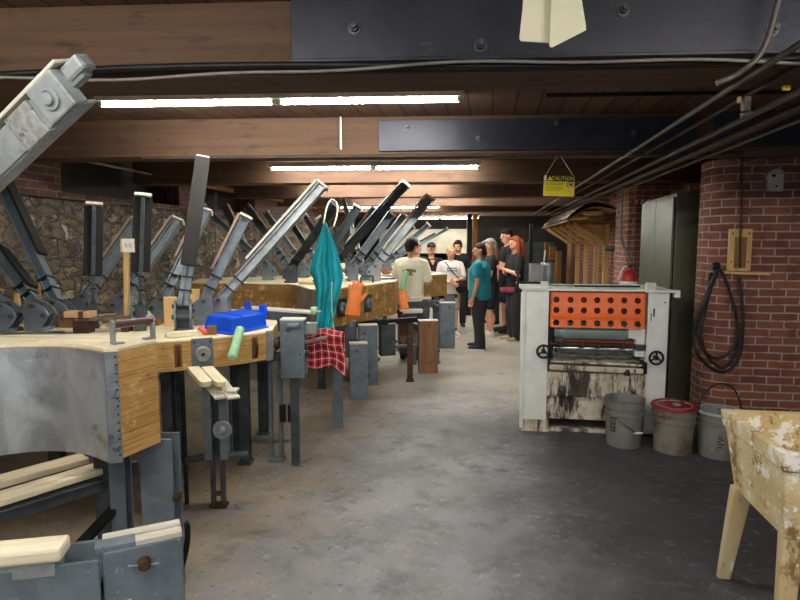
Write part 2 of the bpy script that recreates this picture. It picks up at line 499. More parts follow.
    def cyl(self, p, q, r, seg=16):
        return self.tube([p, q], r, seg)
    def ring(self, c, axis, R, r, seg=24, s2=8):
        c = V(c); a = V(axis).normalized(); u = a.orthogonal().normalized(); w = a.cross(u)
        b = len(self.v)
        for i in range(seg):
            t = 2 * PI * i / seg; d = u * math.cos(t) + w * math.sin(t)
            for k in range(s2):
                s = 2 * PI * k / s2
                self.v.append(c + d * (R + r * math.cos(s)) + a * (r * math.sin(s)))
        for i in range(seg):
            i2 = (i + 1) % seg
            for k in range(s2):
                k2 = (k + 1) % s2
                self.face((b + i * s2 + k, b + i2 * s2 + k, b + i2 * s2 + k2, b + i * s2 + k2), [(0, 0)] * 4)
        return self
    def ell(self, c, r, ax=None, seg=16, rings=10):
        """ellipsoid; ax = optional 3x3 axes"""
        c = V(c); A = [V(a) for a in (ax or ((1, 0, 0), (0, 1, 0), (0, 0, 1)))]
        b = len(self.v)
        for i in range(rings + 1):
            th = PI * i / rings
            for k in range(seg):
                ph = 2 * PI * k / seg
                self.v.append(c + A[0] * (r[0] * math.sin(th) * math.cos(ph)) + A[1] * (r[1] * math.sin(th) * math.sin(ph)) + A[2] * (r[2] * math.cos(th)))
        for i in range(rings):
            for k in range(seg):
                j = (k + 1) % seg
                self.face((b + (i + 1) * seg + k, b + (i + 1) * seg + j, b + i * seg + j, b + i * seg + k), [(k / seg, i / rings), (j / seg, i / rings), (j / seg, (i + 1) / rings), (k / seg, (i + 1) / rings)])
        return self
    def limb(self, pts, rs, flat=1.0, fdir=None):
        """rounded tapering limb for bodies (closed, ends domed)"""
        pts = [V(p) for p in pts]
        for i in range(len(pts) - 1):
            p, q = pts[i], pts[i + 1]; r0, r1 = rs[i], rs[i + 1]
            n = 5
            d = (q - p); L = d.length
            if L < 1e-6: continue
            d.normalize()
            P, Rr = [], []
            for k in range(-4, 1):
                a = PI / 2 * (-k) / 4
                P.append(p - d * (r0 * math.sin(a))); Rr.append(max(r0 * math.cos(a), 1e-3))
            for k in range(1, n):
                t = k / n; P.append(p + (q - p) * t); Rr.append(r0 + (r1 - r0) * t)
            for k in range(0, 5):
                a = PI / 2 * k / 4
                P.append(q + d * (r1 * math.sin(a))); Rr.append(max(r1 * math.cos(a), 1e-3))
            self.tube(P, Rr, 14)
        return self
    def grid(self, fn, nu, nv, uvs=(1, 1)):
        b = len(self.v)
        for j in range(nv + 1):
            for i in range(nu + 1):
                self.v.append(V(fn(i / nu, j / nv)))
        for j in range(nv):
            for i in range(nu):
                a = b + j * (nu + 1) + i
                self.face((a, a + 1, a + nu + 2, a + nu + 1), [(i / nu * uvs[0], j / nv * uvs[1]), ((i + 1) / nu * uvs[0], j / nv * uvs[1]), ((i + 1) / nu * uvs[0], (j + 1) / nv * uvs[1]), (i / nu * uvs[0], (j + 1) / nv * uvs[1])])
        return self
    def build(self, name, mat, parent=None, bevel=0.0, smooth=False, solid=0.0, sub=0, remesh=0.0, smod=0, origin=None):
        off = OFF.get(parent.name, V((0, 0, 0))) if parent else (sum(self.v, V((0, 0, 0))) / max(len(self.v), 1))
        if not parent:
            off = V((off.x, off.y, min(p.z for p in self.v)))
            if origin is not None: off = V(origin)
        me = bpy.data.meshes.new(name)
        me.from_pydata([p - off for p in self.v], [], self.f)
        uvl = me.uv_layers.new(name='UVMap')
        k = 0
        for p, us in zip(me.polygons, self.uv):
            for li, u in zip(p.loop_indices, us):
                uvl.data[li].uv = u
        me.materials.append(mat if not isinstance(mat, str) else M[mat])
        o = bpy.data.objects.new(name, me)
        C.objects.link(o)
        if parent:
            o.parent = parent
        else:
            o.location = off
        OFF[o.name] = off
        if remesh:
            m = o.modifiers.new('r', 'REMESH'); m.mode = 'VOXEL'; m.voxel_size = remesh; m.use_smooth_shade = True
            if smod:
                m = o.modifiers.new('s', 'SMOOTH'); m.factor = .6; m.iterations = smod
        if solid:
            m = o.modifiers.new('t', 'SOLIDIFY'); m.thickness = solid; m.offset = 0
        if bevel:
            m = o.modifiers.new('b', 'BEVEL'); m.width = bevel; m.segments = 2; m.limit_method = 'ANGLE'; m.angle_limit = math.radians(40)
        if sub:
            m = o.modifiers.new('u', 'SUBSURF'); m.levels = sub; m.render_levels = sub
        if smooth:
            for p in me.polygons: p.use_smooth = True
            if smooth != 'all':
                me.set_sharp_from_angle(angle=math.radians(38))
        return o

def tag(o, label, cat, group=None):
    o['label'] = label; o['category'] = cat
    if group: o['group'] = group
    return o
def thing(name, label, cat, loc, group=None):
    o = bpy.data.objects.new(name, None); C.objects.link(o)
    o.location = loc; o.empty_display_size = .1
    OFF[o.name] = V(loc)
    return tag(o, label, cat, group)
def structure(o):
    o['kind'] = 'structure'
    return o
def smoothpath(pts, n=6, closed=False):
    out = []; N = len(pts)
    g = (lambda i: pts[i % N]) if closed else (lambda i: pts[max(0, min(N - 1, i))])
    for i in range(N if closed else N - 1):
        a, b, c, d = (V(g(i - 1)), V(g(i)), V(g(i + 1)), V(g(i + 2)))
        for k in range(n):
            t = k / n
            out.append(.5 * (2 * b + (c - a) * t + (2 * a - 5 * b + 4 * c - d) * t * t + (3 * b - 3 * c + d - a) * t ** 3))
    if not closed: out.append(V(pts[-1]))
    return out
def text_mesh(name, s, size, o, ax, ay, mat, parent, depth=.001, bold=0.0):
    cu = bpy.data.curves.new('tmp_text', 'FONT')
    cu.body = s; cu.size = size; cu.extrude = depth; cu.offset = bold; cu.align_x = 'CENTER'; cu.align_y = 'CENTER'
    to = bpy.data.objects.new('tmp_text', cu); C.objects.link(to)
    dg = bpy.context.evaluated_depsgraph_get()
    me = bpy.data.meshes.new_from_object(to.evaluated_get(dg))
    bpy.data.objects.remove(to); bpy.data.curves.remove(cu)
    ax, ay = V(ax).normalized(), V(ay).normalized(); az = ax.cross(ay)
    off = OFF[parent.name]
    for v in me.vertices:
        c = v.co.copy()
        v.co = V(o) + ax * c.x + ay * c.y + az * c.z - off
    me.name = name
    me.materials.clear(); me.materials.append(M[mat])
    ob = bpy.data.objects.new(name, me); C.objects.link(ob); ob.parent = parent
    OFF[ob.name] = off
    return ob
# ------------------------------------------------------------------ the room
XL, YF, YB, ZC, ZB = -4.0, 16.6, -3.6, 2.645, 2.36
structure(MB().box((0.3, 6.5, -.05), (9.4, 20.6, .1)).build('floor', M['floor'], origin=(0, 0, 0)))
cb = MB()
cb.v = [V((-4.4, YB, ZC)), V((5, YB, ZC)), V((5, YF, ZC)), V((-4.4, YF, ZC))]
cb.v += [p + UP * .1 for p in cb.v]
cb.face((0, 3, 2, 1), [(YB, -4.4), (YF, -4.4), (YF, 5), (YB, 5)][0:4])
cb.uv[-1] = [(-YB * 0 + YB, -4.4), (YF, -4.4), (YF, 5), (YB, 5)]
cb.face((4, 5, 6, 7), [(0, 0)] * 4); cb.face((0, 1, 5, 4), [(0, 0)] * 4); cb.face((1, 2, 6, 5), [(0, 0)] * 4); cb.face((2, 3, 7, 6), [(0, 0)] * 4); cb.face((3, 0, 4, 7), [(0, 0)] * 4)
structure(cb.build('ceiling', M['ceil']))

# left wall: rubble stone with real relief, brick courses above with two dark recesses
sw = MB()
nu, nv = 300, 44
def stone_pt(u, v):
    y = YB + (YF - YB) * u; z = 2.12 * v
    q = V((y * 2.1, z * 3.2, 1.7))
    q = q + V((noise.noise(q * 1.3), noise.noise(q * 1.3 + V((9, 2, 4))), 0)) * .5
    dd = noise.voronoi(q)[0]
    e = min(1.0, (dd[1] - dd[0]) * 2.2)
    return (XL + (.055 * e + .02 * noise.noise(q * 4)), y, z)
sw.grid(stone_pt, nu, nv, (YF - YB, 2.12))
sw.f = [f[::-1] for f in sw.f]; sw.uv = [u[::-1] for u in sw.uv]
wl = sw.build('wall_left', M['stone'], smooth='all')
structure(wl)
ub = MB()
segs = [(YB, 4.85, 2.1, ZC), (6.9, 7.5, 2.1, ZC), (9.3, YF, 2.1, ZC), (4.85, 6.9, 2.1, 2.16), (7.5, 9.3, 2.1, 2.16)]
def wallquad(mb, p, q, z0, z1, u0=0.0):
    """upright rectangle with metre uvs"""
    b = len(mb.v); L = math.dist(p, q)
    mb.v += [V((p[0], p[1], z0)), V((q[0], q[1], z0)), V((q[0], q[1], z1)), V((p[0], p[1], z1))]
    mb.face((b, b + 1, b + 2, b + 3), ((u0, z0), (u0 + L, z0), (u0 + L, z1), (u0, z1)))
    return u0 + L
for y0, y1, z0, z1 in segs:
    ub.obox((XL - .12, (y0 + y1) / 2, (z0 + z1) / 2), (0, 1, 0), (0, 0, 1), (1, 0, 0), y1 - y0, z1 - z0, .38)
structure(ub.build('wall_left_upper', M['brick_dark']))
structure(MB().box((XL - .32, 6.9, 2.38), (.1, 5.2, .6)).build('wall_left_recess', M['dark_wall']))
rw = MB()
for x0, x1, z0, z1 in ((-4.4, -3.2, -.05, ZC), (4.0, 5.0, -.05, ZC), (-3.2, 4.0, 2.45, ZC)):
    rw.box(((x0 + x1) / 2, YB - .05, (z0 + z1) / 2), (x1 - x0, .1, z1 - z0))
structure(rw.build('wall_rear', M['brick_dark']))      # opening added behind the viewpoint to let fill daylight in
structure(MB().box((-.5, YF + .05, 1.33), (8, .1, 2.75)).build('wall_far', M['dark_wall']))

# right side: brick pillar with a rounded corner, alcove, second pillar, long brick wall
def brickrun(name, path, z1, mat='brick'):
    mb = MB(); u = 0
    for a, b in zip(path, path[1:]):
        u = wallquad(mb, a, b, 0, z1, u)
    return structure(mb.build(name, M[mat], smooth=True))
A0 = at(693, 5.16, 0); A1 = at(724, 4.92, 0)
A0 = (A0.x, A0.y); A1 = (A1.x, A1.y)
crv = []
for k in range(0, 9):
    t = k / 8
    m = (A0[0] + .02, A1[1] + .03)
    crv.append(((1 - t) ** 2 * A0[0] + 2 * t * (1 - t) * m[0] + t * t * A1[0], (1 - t) ** 2 * A0[1] + 2 * t * (1 - t) * m[1] + t * t * A1[1]))
YP2 = A0[1] + .16
brickrun('wall_right_pillar', [(2.6, YP2), (A0[0] + .01, YP2)] + crv + [(4.6, A1[1] - .03)], 2.40)
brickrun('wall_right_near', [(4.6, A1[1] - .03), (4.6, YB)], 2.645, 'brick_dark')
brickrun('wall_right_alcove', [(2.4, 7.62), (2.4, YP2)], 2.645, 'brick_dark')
brickrun('wall_right_second_pillar', [(2.1, 8.45), (1.74, 8.45), (1.70, 8.35), (1.70, 7.78), (1.72, 7.70), (1.80, 7.66), (2.4, 7.66)], 2.40)
brickrun('wall_right_long', [(2.1, YF), (2.1, 8.45)], 2.645)
structure(MB().box((2.9, 4.95, 2.52), (2.6, .66, .25)).build('ceiling_beam_over_pillar', M['plate']))
structure(MB().box((2.3, 8.1, 2.52), (1.3, .8, .25)).build('ceiling_beam_over_second_pillar', M['beam']))
# warning tape round the head of the second pillar: striped red and white
tp = thing('warning_tape', 'red and white striped tape at the top of the brick pillar behind the cabinet', 'tape', (1.9, 7.66, 2.1))
w_, r_ = MB(), MB()
for k in range(9):
    x0 = 1.735 + k * .035
    (w_ if k % 2 else r_).prism([(0, 0), (.035, 0), (.05, .06), (.015, .06)], (x0, 7.655, 2.17), (1, 0, 0), (0, 0, 1), (0, -1, 0), .003)
w_.build('white_stripe', M['white'], tp); r_.build('red_stripe', M['red'], tp)

# cream boarded partition and posts at the far end
structure(MB().box(at(424, 15.9, 1.95).to_tuple()[:2] + (1.72,), (2.5, .06, .66)).build('wall_far_cream_board', M['cream_wall']))
structure(MB().box(at(440, 15.9, 1.2).to_tuple()[:2] + (.75,), (3.0, .06, .9)).build('wall_far_lower_board', M['cream_wall']))
tag(MB().obox(at(474.5, 13.2, 1.17), Rv, Fh, UP, .11, .11, 2.34).build('wooden_post', M['pine_old'], bevel=.006), 'orange brown timber post behind the group, beside a dark post', 'post')
tag(MB().obox(at(469, 13.3, 1.17), Rv, Fh, UP, .11, .11, 2.34).build('iron_post', M['black_iron'], bevel=.006), 'dark iron post at the edge of the cream far wall', 'post')

# ------------------------------------------------------------------ ceiling beams
BA = math.radians(5.5)
Bd = V((math.cos(BA), math.sin(BA), 0)); Bn = V((-math.sin(BA), math.cos(BA), 0))
def beam_xy(d): return at(400, d, 2)
BEAMS = [-1.9, .2, 2.34, 4.46, 6.5, 8.6, 10.7, 12.8, 14.9]
def bt(d, px):
    """distance along the beam where photo column px meets it"""
    p = beam_xy(d)
    r = at(px, d, 2)
    return (r - p).dot(Bd)
for i, d in enumerate(BEAMS):
    p = beam_xy(d)
    t0, t1 = (XL - .05 - p.x) / Bd.x, ((2.4 if d > 4.6 else 4.6) - p.x) / Bd.x
    c = p + Bd * ((t0 + t1) / 2) + Bn * .14
    b = MB().obox((c.x, c.y, (ZC + ZB) / 2), Bd, Bn, UP, t1 - t0, .28, ZC - ZB).build('ceiling_beam', M['beam'], bevel=.006)
    structure(b)
    if d in (2.34, 4.46):
        t0 = bt(d, 293 if d < 3 else 379)
        t1 = bt(d, 1050 if d < 3 else 684)
        zt, zb = (2.645, 2.392) if d < 3 else (2.615, 2.385)
        c = p + Bd * ((t0 + t1) / 2)
        pl = MB().obox(V((c.x, c.y, (zt + zb) / 2)) - Bn * .009, Bd, Bn, UP, t1 - t0, .018, zt - zb)
        if d < 3:   # lower lip of the channel
            pl.obox(V((c.x, c.y, zb + .008)) - Bn * .03, Bd, Bn, UP, t1 - t0, .05, .014)
        po = pl.build('steel_plate', M['plate'], bevel=.003)
        tag(po, 'blue black steel plate with stencil marks bolted to the first ceiling beam' if d < 3 else 'shorter blue black steel plate bolted to the second ceiling beam', 'steel plate', 'steel plates on the ceiling beams')
        bl = [(354, 27), (480, 47), (619, 15), (760, 37)] if d < 3 else [(407, 127), (479, 139), (555, 124), (630, 136)]
        for (bx, by) in bl:
            q = im(bx, by, d - .02)
            q = p + Bd * ((q - p).dot(Bd)); q.z = im(bx, by, d - .02).z; q -= Bn * .018
            k = MB(); k.lathe([(.026, 0), (.026, .004), (.022, .005)], q, -Bn, 20)
            k.lathe([(.018, .004), (.018, .018), (.016, .02)], q, -Bn, 6); k.cyl(q, q - Bn * .036, .010)
            k.build('bolt', M['bolt'], po, smooth=True)
        if d < 3:
            st = MB()
            for (sx, sy, n) in ((396, 50, 4), (421, 44, 5), (430, 50, 6), (424, 56, 5)):
                for j in range(n):
                    q = im(sx + j * 2.4 + random.random(), sy + random.uniform(-2, 2), d - .03)
                    z = q.z; q = p + Bd * ((q - p).dot(Bd)); q.z = z
                    st.obox(q - Bn * .0185, Bd, Bn, UP, .006, .001, random.uniform(.006, .016))
            st.build('stencil_lettering', M['steel_dark'], po)
# one more pale strap on the second beam
q = beam_xy(4.42); s = bt(4.42, 341)
tag(MB().obox(V((q.x, q.y, 2.52)) + Bd * s, Bd, Bn, UP, .014, .01, .24).build('hanger_strap', M['tin']), 'thin pale metal strap hanging on the second timber beam beneath the tube light', 'strap')

# ------------------------------------------------------------------ tube lights (hung between the beams)
LG = 'fluorescent tube lights under the ceiling'
def lamp(c, L, label, z):
    t = thing('fluorescent_light', label, 'ceiling light', (c.x, c.y, z), LG)
    c = V((c.x, c.y, z))
    MB().obox(c + UP * .035, Bd, Bn, UP, L, .085, .05).build('housing', M['white_enamel'], t, bevel=.006)
    for s in (-1, 1):
        a, b = c + Bd * (s * .02), c + Bd * (s * (L / 2 - .03))
        tu = MB().tube([a + (b - a) * .015, b], .019, 10).build('tube', M['tube'], t, smooth=True)
        e = MB()
        for x in (a, b): e.obox(x + UP * .005, Bd, Bn, UP, .022, .045, .045)
        e.build('lamp_holder', M['white_enamel'], t)
        h = MB().tube([c + Bd * (s * L * .4) + UP * .06, c + Bd * (s * L * .4) + UP * (ZC - z)], .004, 6)
        h.build('hanger_rod', M['bolt'], t)
    return t
def mid(x0, x1, d, z): return (at(x0, d, z) + at(x1, d, z)) / 2
lamp(mid(97, 457, 3.75, 2.585), 2.35, 'long bright tube light in front of the second beam, first in view', 2.585)
lamp(mid(270, 477, 6.25, 2.49), 2.27, 'tube light under the ceiling in front of the third timber beam', 2.49)
lamp(mid(302, 454, 8.4, 2.535), 2.22, 'tube light in front of the fourth timber beam, above the raised clamp arms', 2.535)
lamp(mid(350, 480, 10.4, 2.50), 2.3, 'tube light beyond the fourth beam, mostly hidden by timber', 2.50)
lamp(mid(395, 484, 14.6, 2.30), 2.0, 'small distant tube light above the cream far wall', 2.30)
lamp(V((-1.6, .62, 0)), 2.35, 'added unseen tube light overhead, over the nearest press', 2.56)  # out-of-view lamp added to brighten the near presses
lamp(V((.2, -.9, 0)), 2.35, 'added unseen tube light overhead at the back of the first bay', 2.56)  # unseen lamp added as fill from behind the viewpoint
lamp(V((-2.2, 12.3, 0)), 2.3, 'added tube light brightening the far presses', 2.45)  # extra lamp added to lift the far bays
lamp(V((2.0, .75, 0)), 2.3, 'added unseen tube light overhead on the pillar side above the sink', 2.56)  # out-of-view lamp added to brighten the pillar side
lamp(at(470, 9.15, 2), 2.3, 'added tube light hidden close behind the fourth beam', 2.60)  # lamp added out of sight to brighten the bay behind this beam
lamp(at(480, 13.3, 2), 2.3, 'added tube light hidden close behind the beam before the far wall', 2.60)  # another hidden lamp added for brightness at the far end

# ------------------------------------------------------------------ pipes and cables overhead
def pipe(name, pts, r, mat, label, cat='pipe', group=None, seg=10):
    return tag(MB().tube(pts, r, seg).build(name, M[mat], smooth=True), label, cat, group)
G = 'conduits running to the back under the beams'
def run(x0, y0, z, r, mat, label, Y1=14.5, ratio=None, zz=0.0):
    """pipe parallel to the side wall that meets pixel (x0, y0) at height z"""
    p = fl(x0, y0, z)
    pts = [V((p.x, y, z + zz * math.sin(y * 1.7))) for y in [p.y - .9 + k * .8 for k in range(int((Y1 - p.y + .9) / .8) + 1)]]
    return pipe('conduit', pts, r, mat, label, 'pipe', G)
run(714, 99, 2.335, .012, 'conduit', 'thin pale conduit under the beams, farthest from the brick pillar')
run(740, 100, 2.345, .010, 'conduit_brown', 'thin brown conduit under the beams, second from the open ceiling side')
run(795, 94, 2.335, .016, 'conduit', 'dusty pale conduit under the beams, third from the open ceiling side')
run(800, 107, 2.325, .028, 'conduit_brown', 'thick brown iron pipe under the beams beside the brick pillar')
run(800, 120, 2.32, .012, 'conduit', 'thin conduit under the beams closest to the brick pillar', Y1=8.5)
# bent conduit that drops from the first beam
pts = smoothpath([im(788, -40, 2.16), im(778, 2, 2.16), im(768, 38, 2.16), im(757, 58, 2.16), im(738, 74, 2.16), im(717, 83, 2.16)], 6)
pipe('bent_conduit', pts, .011, 'conduit', 'bent grey conduit crossing the steel plate at the upper corner', 'pipe')
fb = thing('conduit_clamp', 'small conduit clamp with yellow tags beneath the overhead pipes', 'clamp', im(746, 108, 2.55))
MB().obox(im(746, 104, 2.55), Rv, Fh, UP, .03, .03, .06).cyl(im(741, 116, 2.55), im(752, 113, 2.55), .012).build('clamp_body', M['conduit'], fb, bevel=.003)
MB().obox(im(786, 88, 2.45), Rv, Fh, UP, .03, .012, .02).build('yellow_tag', M['yellow'], fb)
MB().obox(im(739, 100, 2.55), Rv, Fh, UP, .012, .012, .026).build('orange_tag', M['pine'], fb)
# heavy conduit and slack cable along the first beam
p2 = beam_xy(2.30)
pts = []
for k in range(0, 61):
    t = -3.6 + k * .125
    q = p2 + Bd * t - Bn * .02
    z = 2.372 - .012 * math.sin(t * 2.1) - (.03 * max(0, -t - 1.2) * .4)
    pts.append(V((q.x, q.y, z)))
pipe('black_conduit', pts, .013, 'black_iron', 'black conduit clipped along the bottom of the first ceiling beam', 'pipe')
pts = []
for k in range(0, 61):
    t = -2.1 + k * .11
    q = p2 + Bd * t - Bn * .05
    pts.append(V((q.x, q.y, 2.352 + .018 * math.sin(t * 1.9 + .6) + .006 * math.sin(t * 7))))
pipe('slack_cable', pts, .006, 'cable', 'thin grey cable sagging along the first ceiling beam', 'cable')
q0 = at(200, 4.2, 2.40)
pts = [beam_xy(3.3) + Bd * (-1.2 + k * .4) for k in range(14)]
pipe('black_pipe', [V((p.x, p.y, 2.50)) for p in pts[5:]], .012, 'black_iron', 'thin black pipe under the ceiling planks between the first two beams', 'pipe')
pipe('rusty_pipe', [V((p.x, p.y, 2.345)) for p in [beam_xy(4.42) + Bd * (-2 + k * .5) for k in range(10)]], .014, 'conduit_brown', 'brown pipe running along the underside of the second beam', 'pipe')
# grey flex that drops to the outlet over the spreader
pts = smoothpath([im(640, 155, 6.5), im(627, 162, 6.6), im(623, 172, 6.7), im(622, 200, 6.8), im(621, 230, 6.85), im(623, 245, 6.9), im(630, 258, 6.9), im(634, 270, 6.9)], 6)
pipe('flexible_conduit', pts, .014, 'cable', 'grey flexible conduit hanging down behind the orange-guarded machine', 'cable')
# batten and wire along the left wall
pipe('wall_conduit', [V((XL + .16, y, 2.47)) for y in (3.0, 5, 7.2)], .012, 'cable', 'thin grey conduit along the top of the stone wall', 'pipe')
tag(MB().bar((XL + .16, 7.2, 2.47), (XL + .16, 15.5, 2.47), .05, .07).build('wall_batten', M['pine_old'], bevel=.004), 'long brown wooden batten along the top of the stone wall', 'batten')
wb = thing('wall_outlet', 'small grey outlet box with thin conduit on the stone wall', 'outlet box', V((XL + .12, 7.75, 1.42)))
yb = 7.75
MB().box((XL + .13, yb, 1.43), (.07, .09, .13)).build('outlet_box', M['steel_light'], wb, bevel=.006)
MB().box((XL + .168, yb, 1.43), (.006, .045, .08)).build('socket', M['black_iron'], wb)
MB().tube([(XL + .13, yb, 1.49), (XL + .12, yb, 2.0), (XL + .15, yb, 2.42)], .011, 8).build('conduit', M['cable'], wb, smooth=True)

# ------------------------------------------------------------------ sign and hanging cards
zs = im(559, 186, 4.35)
sg = thing('caution_sign', 'yellow CAUTION sign with black header hung by a cord from the second beam', 'sign', zs)
sw_, sh_ = 30.5 / FPX * 4.35, 20 / FPX * 4.35
tilt = math.radians(-1.5)
sa = (Rv * math.cos(tilt) + UP * math.sin(tilt)).normalized(); sb = sa.cross(V((0, 1, 0))).normalized(); su = (UP - sa * sa.dot(UP)).normalized(); sn_ = su.cross(sa) * -1
fr = sa.cross(su)          # towards the viewer
MB().obox(zs, sa, su, fr, sw_, sh_, .003).build('panel', M['yellow'], sg, bevel=.001)
hd = MB().obox(zs + su * (sh_ * .5 - sh_ * .14) + fr * .002, sa, su, fr, sw_ * .985, sh_ * .27, .001).build('header', M['ink'], sg)
text_mesh('lettering', 'CAUTION', sh_ * .25, zs + su * (sh_ * .36) + fr * .003 + sa * sw_ * .11, sa, su, 'yellow', hd, .0004, .0006)
MB().prism([(-.02, 0), (.02, 0), (0, .033)], zs + su * (sh_ * .26) - sa * sw_ * .31 + fr * .0026, sa, su, fr, .0008).build('warning_triangle', M['yellow'], hd)
MB().obox(zs + su * (sh_ * .37) - sa * sw_ * .455 + fr * .003, sa, su, fr, sw_ * .08, sh_ * .24, .001).build('white_patch', M['white'], sg)
tx = MB()
for r_i, (yy, ww) in enumerate(((.14, .52), (.06, .55), (-.06, .50), (-.14, .50), (-.22, .46))):
    x = -.43
    while x < -.43 + ww:
        wd = random.uniform(.03, .07)
        tx.obox(zs + su * (sh_ * yy) + sa * (sw_ * (x + wd / 2)) + fr * .002, sa, su, fr, sw_ * wd * .85, sh_ * .035, .0006); x += wd + .01
tx.build('small_print', M['grey_ink'], sg)
pg = MB().lathe([(.022, 0), (.022, .001)], zs + sa * sw_ * .34 + su * sh_ * .08 + fr * .0018, fr, 20); pg.build('pictogram_disc', M['pale_end'], sg)
MB().ring(zs + sa * sw_ * .34 + su * sh_ * .08 + fr * .0032, fr, .02, .0022).build('pictogram_ring', M['red'], sg)
MB().ell(zs + sa * sw_ * .37 + su * sh_ * .07 + fr * .003, (.010, .008, .001), (sa, su, fr)).build('pictogram_figure', M['ink'], sg)
top = im(559, 157, 4.4); top.z = 2.36
cd = MB()
for s in (-1, 1): cd.tube([zs + sa * (s * sw_ * .46) + su * (sh_ * .47), top], .0022, 6)
cd.build('cord', M['pale_end'], sg)

def card(poly, d, label, mat='card'):
    mb = MB(); pts = [im(x, y, d) for x, y in poly]
    n = len(pts); b = 0
    mb.v = pts + [p + Fh * .004 for p in pts]
    mb.face(range(n), [(p[0] * .01, p[1] * .01) for p in poly]); mb.face([n + i for i in range(n)][::-1], [(0, 0)] * n)
    for i in range(n):
        j = (i + 1) % n; mb.face((i, n + i, n + j, j), [(0, 0)] * 4)
    return tag(mb.build('hanging_card', M[mat]), label, 'card', 'cream cards hung from the ceiling')
card([(526, -60), (551, -60), (553, 20), (552.5, 43), (521, 41), (519.5, 38), (523, 5)], 1.71, 'cream card hanging level from the ceiling, the square-cut one of two')
card([(553, -60), (572, -60), (586, 26), (586, 30), (552, 47.5), (549.5, 46), (551, 10)], 1.69, 'cream card hanging askew from the ceiling, overlapping the square-cut one')
# ------------------------------------------------------------------ rim-bending presses on the left
def plan_pts(pd, z):
    return [at(px, d, z) for px, d in pd]

def twin_leg(root, x, y, top, name='leg', w=.085, dirv=Rv, foot=True, mat='steel_dark'):
    """press leg: two flat bars with a shoe"""
    n = V((-dirv.y, dirv.x, 0))
    lb = MB()
    for s in (-1, 1):
        lb.obox(V((x, y, top / 2)) + dirv * (s * (w / 2 - .012)), dirv, n, UP, .026, .07, top)
    lb.obox(V((x, y, top * .5)), dirv, n, UP, w * .6, .02, top * .9) if False else None
    lb.obox(V((x, y, .012)), dirv, n, UP, w + .02, .10, .024)
    lb.obox(V((x, y, top - .03)), dirv, n, UP, w, .07, .05)
    return lb.build(name, M[mat], root, bevel=.004)

def beam_leg(root, x, y, top, name='leg', w=.08, dirv=Rv, mat='steel'):
    """I-section leg with base shoe"""
    n = V((-dirv.y, dirv.x, 0)); c = V((x, y, top / 2))
    lb = MB()
    lb.obox(c - n * .035, dirv, n, UP, w, .012, top); lb.obox(c + n * .035, dirv, n, UP, w, .012, top)
    lb.obox(c, dirv, n, UP, .014, .06, top)
    lb.obox(V((x, y, .01)), dirv, n, UP, w + .03, .11, .02)
    return lb.build(name, M[mat], root, bevel=.003)

# ---- press A: nearest, aluminium-faced, timber end block
ZA0, ZA1 = .785, 1.245
A_front = [(-330, 1.80), (-230, 1.98), (-140, 2.16), (-70, 2.31), (-30, 2.385), (0, 2.43), (30, 2.475), (60, 2.485), (85, 2.45), (100, 2.395), (110, 2.345)]
A_endc = [(123, 2.36), (161, 2.56)]
A_back = [(150, 2.70), (110, 2.70), (60, 2.72), (0, 2.70), (-80, 2.58), (-160, 2.42), (-250, 2.22), (-350, 2.0)]
fA = smoothpath(plan_pts(A_front, ZA0), 5)
cA = plan_pts(A_endc, ZA0)
bA = smoothpath(plan_pts(A_back, ZA0), 4)
PA = thing('rim_press', 'nearest rim press with scratched aluminium face and blond timber end block', 'bending press', (fA[-1].x - .4, fA[-1].y + .1, 0), 'rim bending presses')
core = MB().plan([(p.x, p.y) for p in fA + cA + bA], ZA0, ZA1).build('timber_form', M['lam'], PA, bevel=.004)
MB().plan([(p.x, p.y) for p in fA + cA + bA], ZA1, ZA1 + .016).build('plywood_top', M['ply'], PA, bevel=.003)
strip = MB().skirt([(p.x, p.y) for p in fA], ZA0 - .012, ZA1 - .003, .005)
alA = strip.build('aluminium_face', M['alu'], PA, smooth=True)
e0, e1 = fA[-1], cA[0]
es = MB().skirt([(e0.x, e0.y), ((e0.x + e1.x) / 2, (e0.y + e1.y) / 2), (e1.x, e1.y)], ZA0 - .014, ZA1, .006).build('corner_strip', plain('dull_aluminium_strip', '7b7f82', '94989a', .4, .7, 12, [('5b5d5e', 16, .55, .65)]), PA)
dr = (e1 - e0).normalized(); nr = V((dr.y, -dr.x, 0))
for k in range(13):
    MB().lathe([(.0045, 0), (.004, .003), (.001, .005)], V((e1.x, e1.y, ZA0 + .02 + k * .035)) - dr * .009 + nr * .006, nr, 8).build('nail_head', M['black_iron'], es)
pass
# grab handle on the end block
h0, h1 = at(113, 2.44, ZA1 + .016), at(153, 2.60, ZA1 + .016)
for s, hh in ((0, h0), (1, h1)):
    ax = (h1 - h0).normalized(); nx = V((-ax.y, ax.x, 0))
    hb = MB().obox(hh + UP * .042, ax, nx, UP, .008, .036, .085).obox(hh + UP * .004 + ax * (.02 if not s else -.02), ax, nx, UP, .05, .036, .008)
    hb.lathe([(.02, -.005), (.02, .005)], hh + UP * .085, ax, 14)
    hb.build('handle_bracket', M['steel_light'], PA, bevel=.003)
MB().tube([h0 + UP * .085, h0 + UP * .085 + ax * .02, h1 + UP * .085 - ax * .02, h1 + UP * .085], [.014, .017, .017, .014], 14).build('handle_grip', M['handle_brown'], PA, smooth=True)
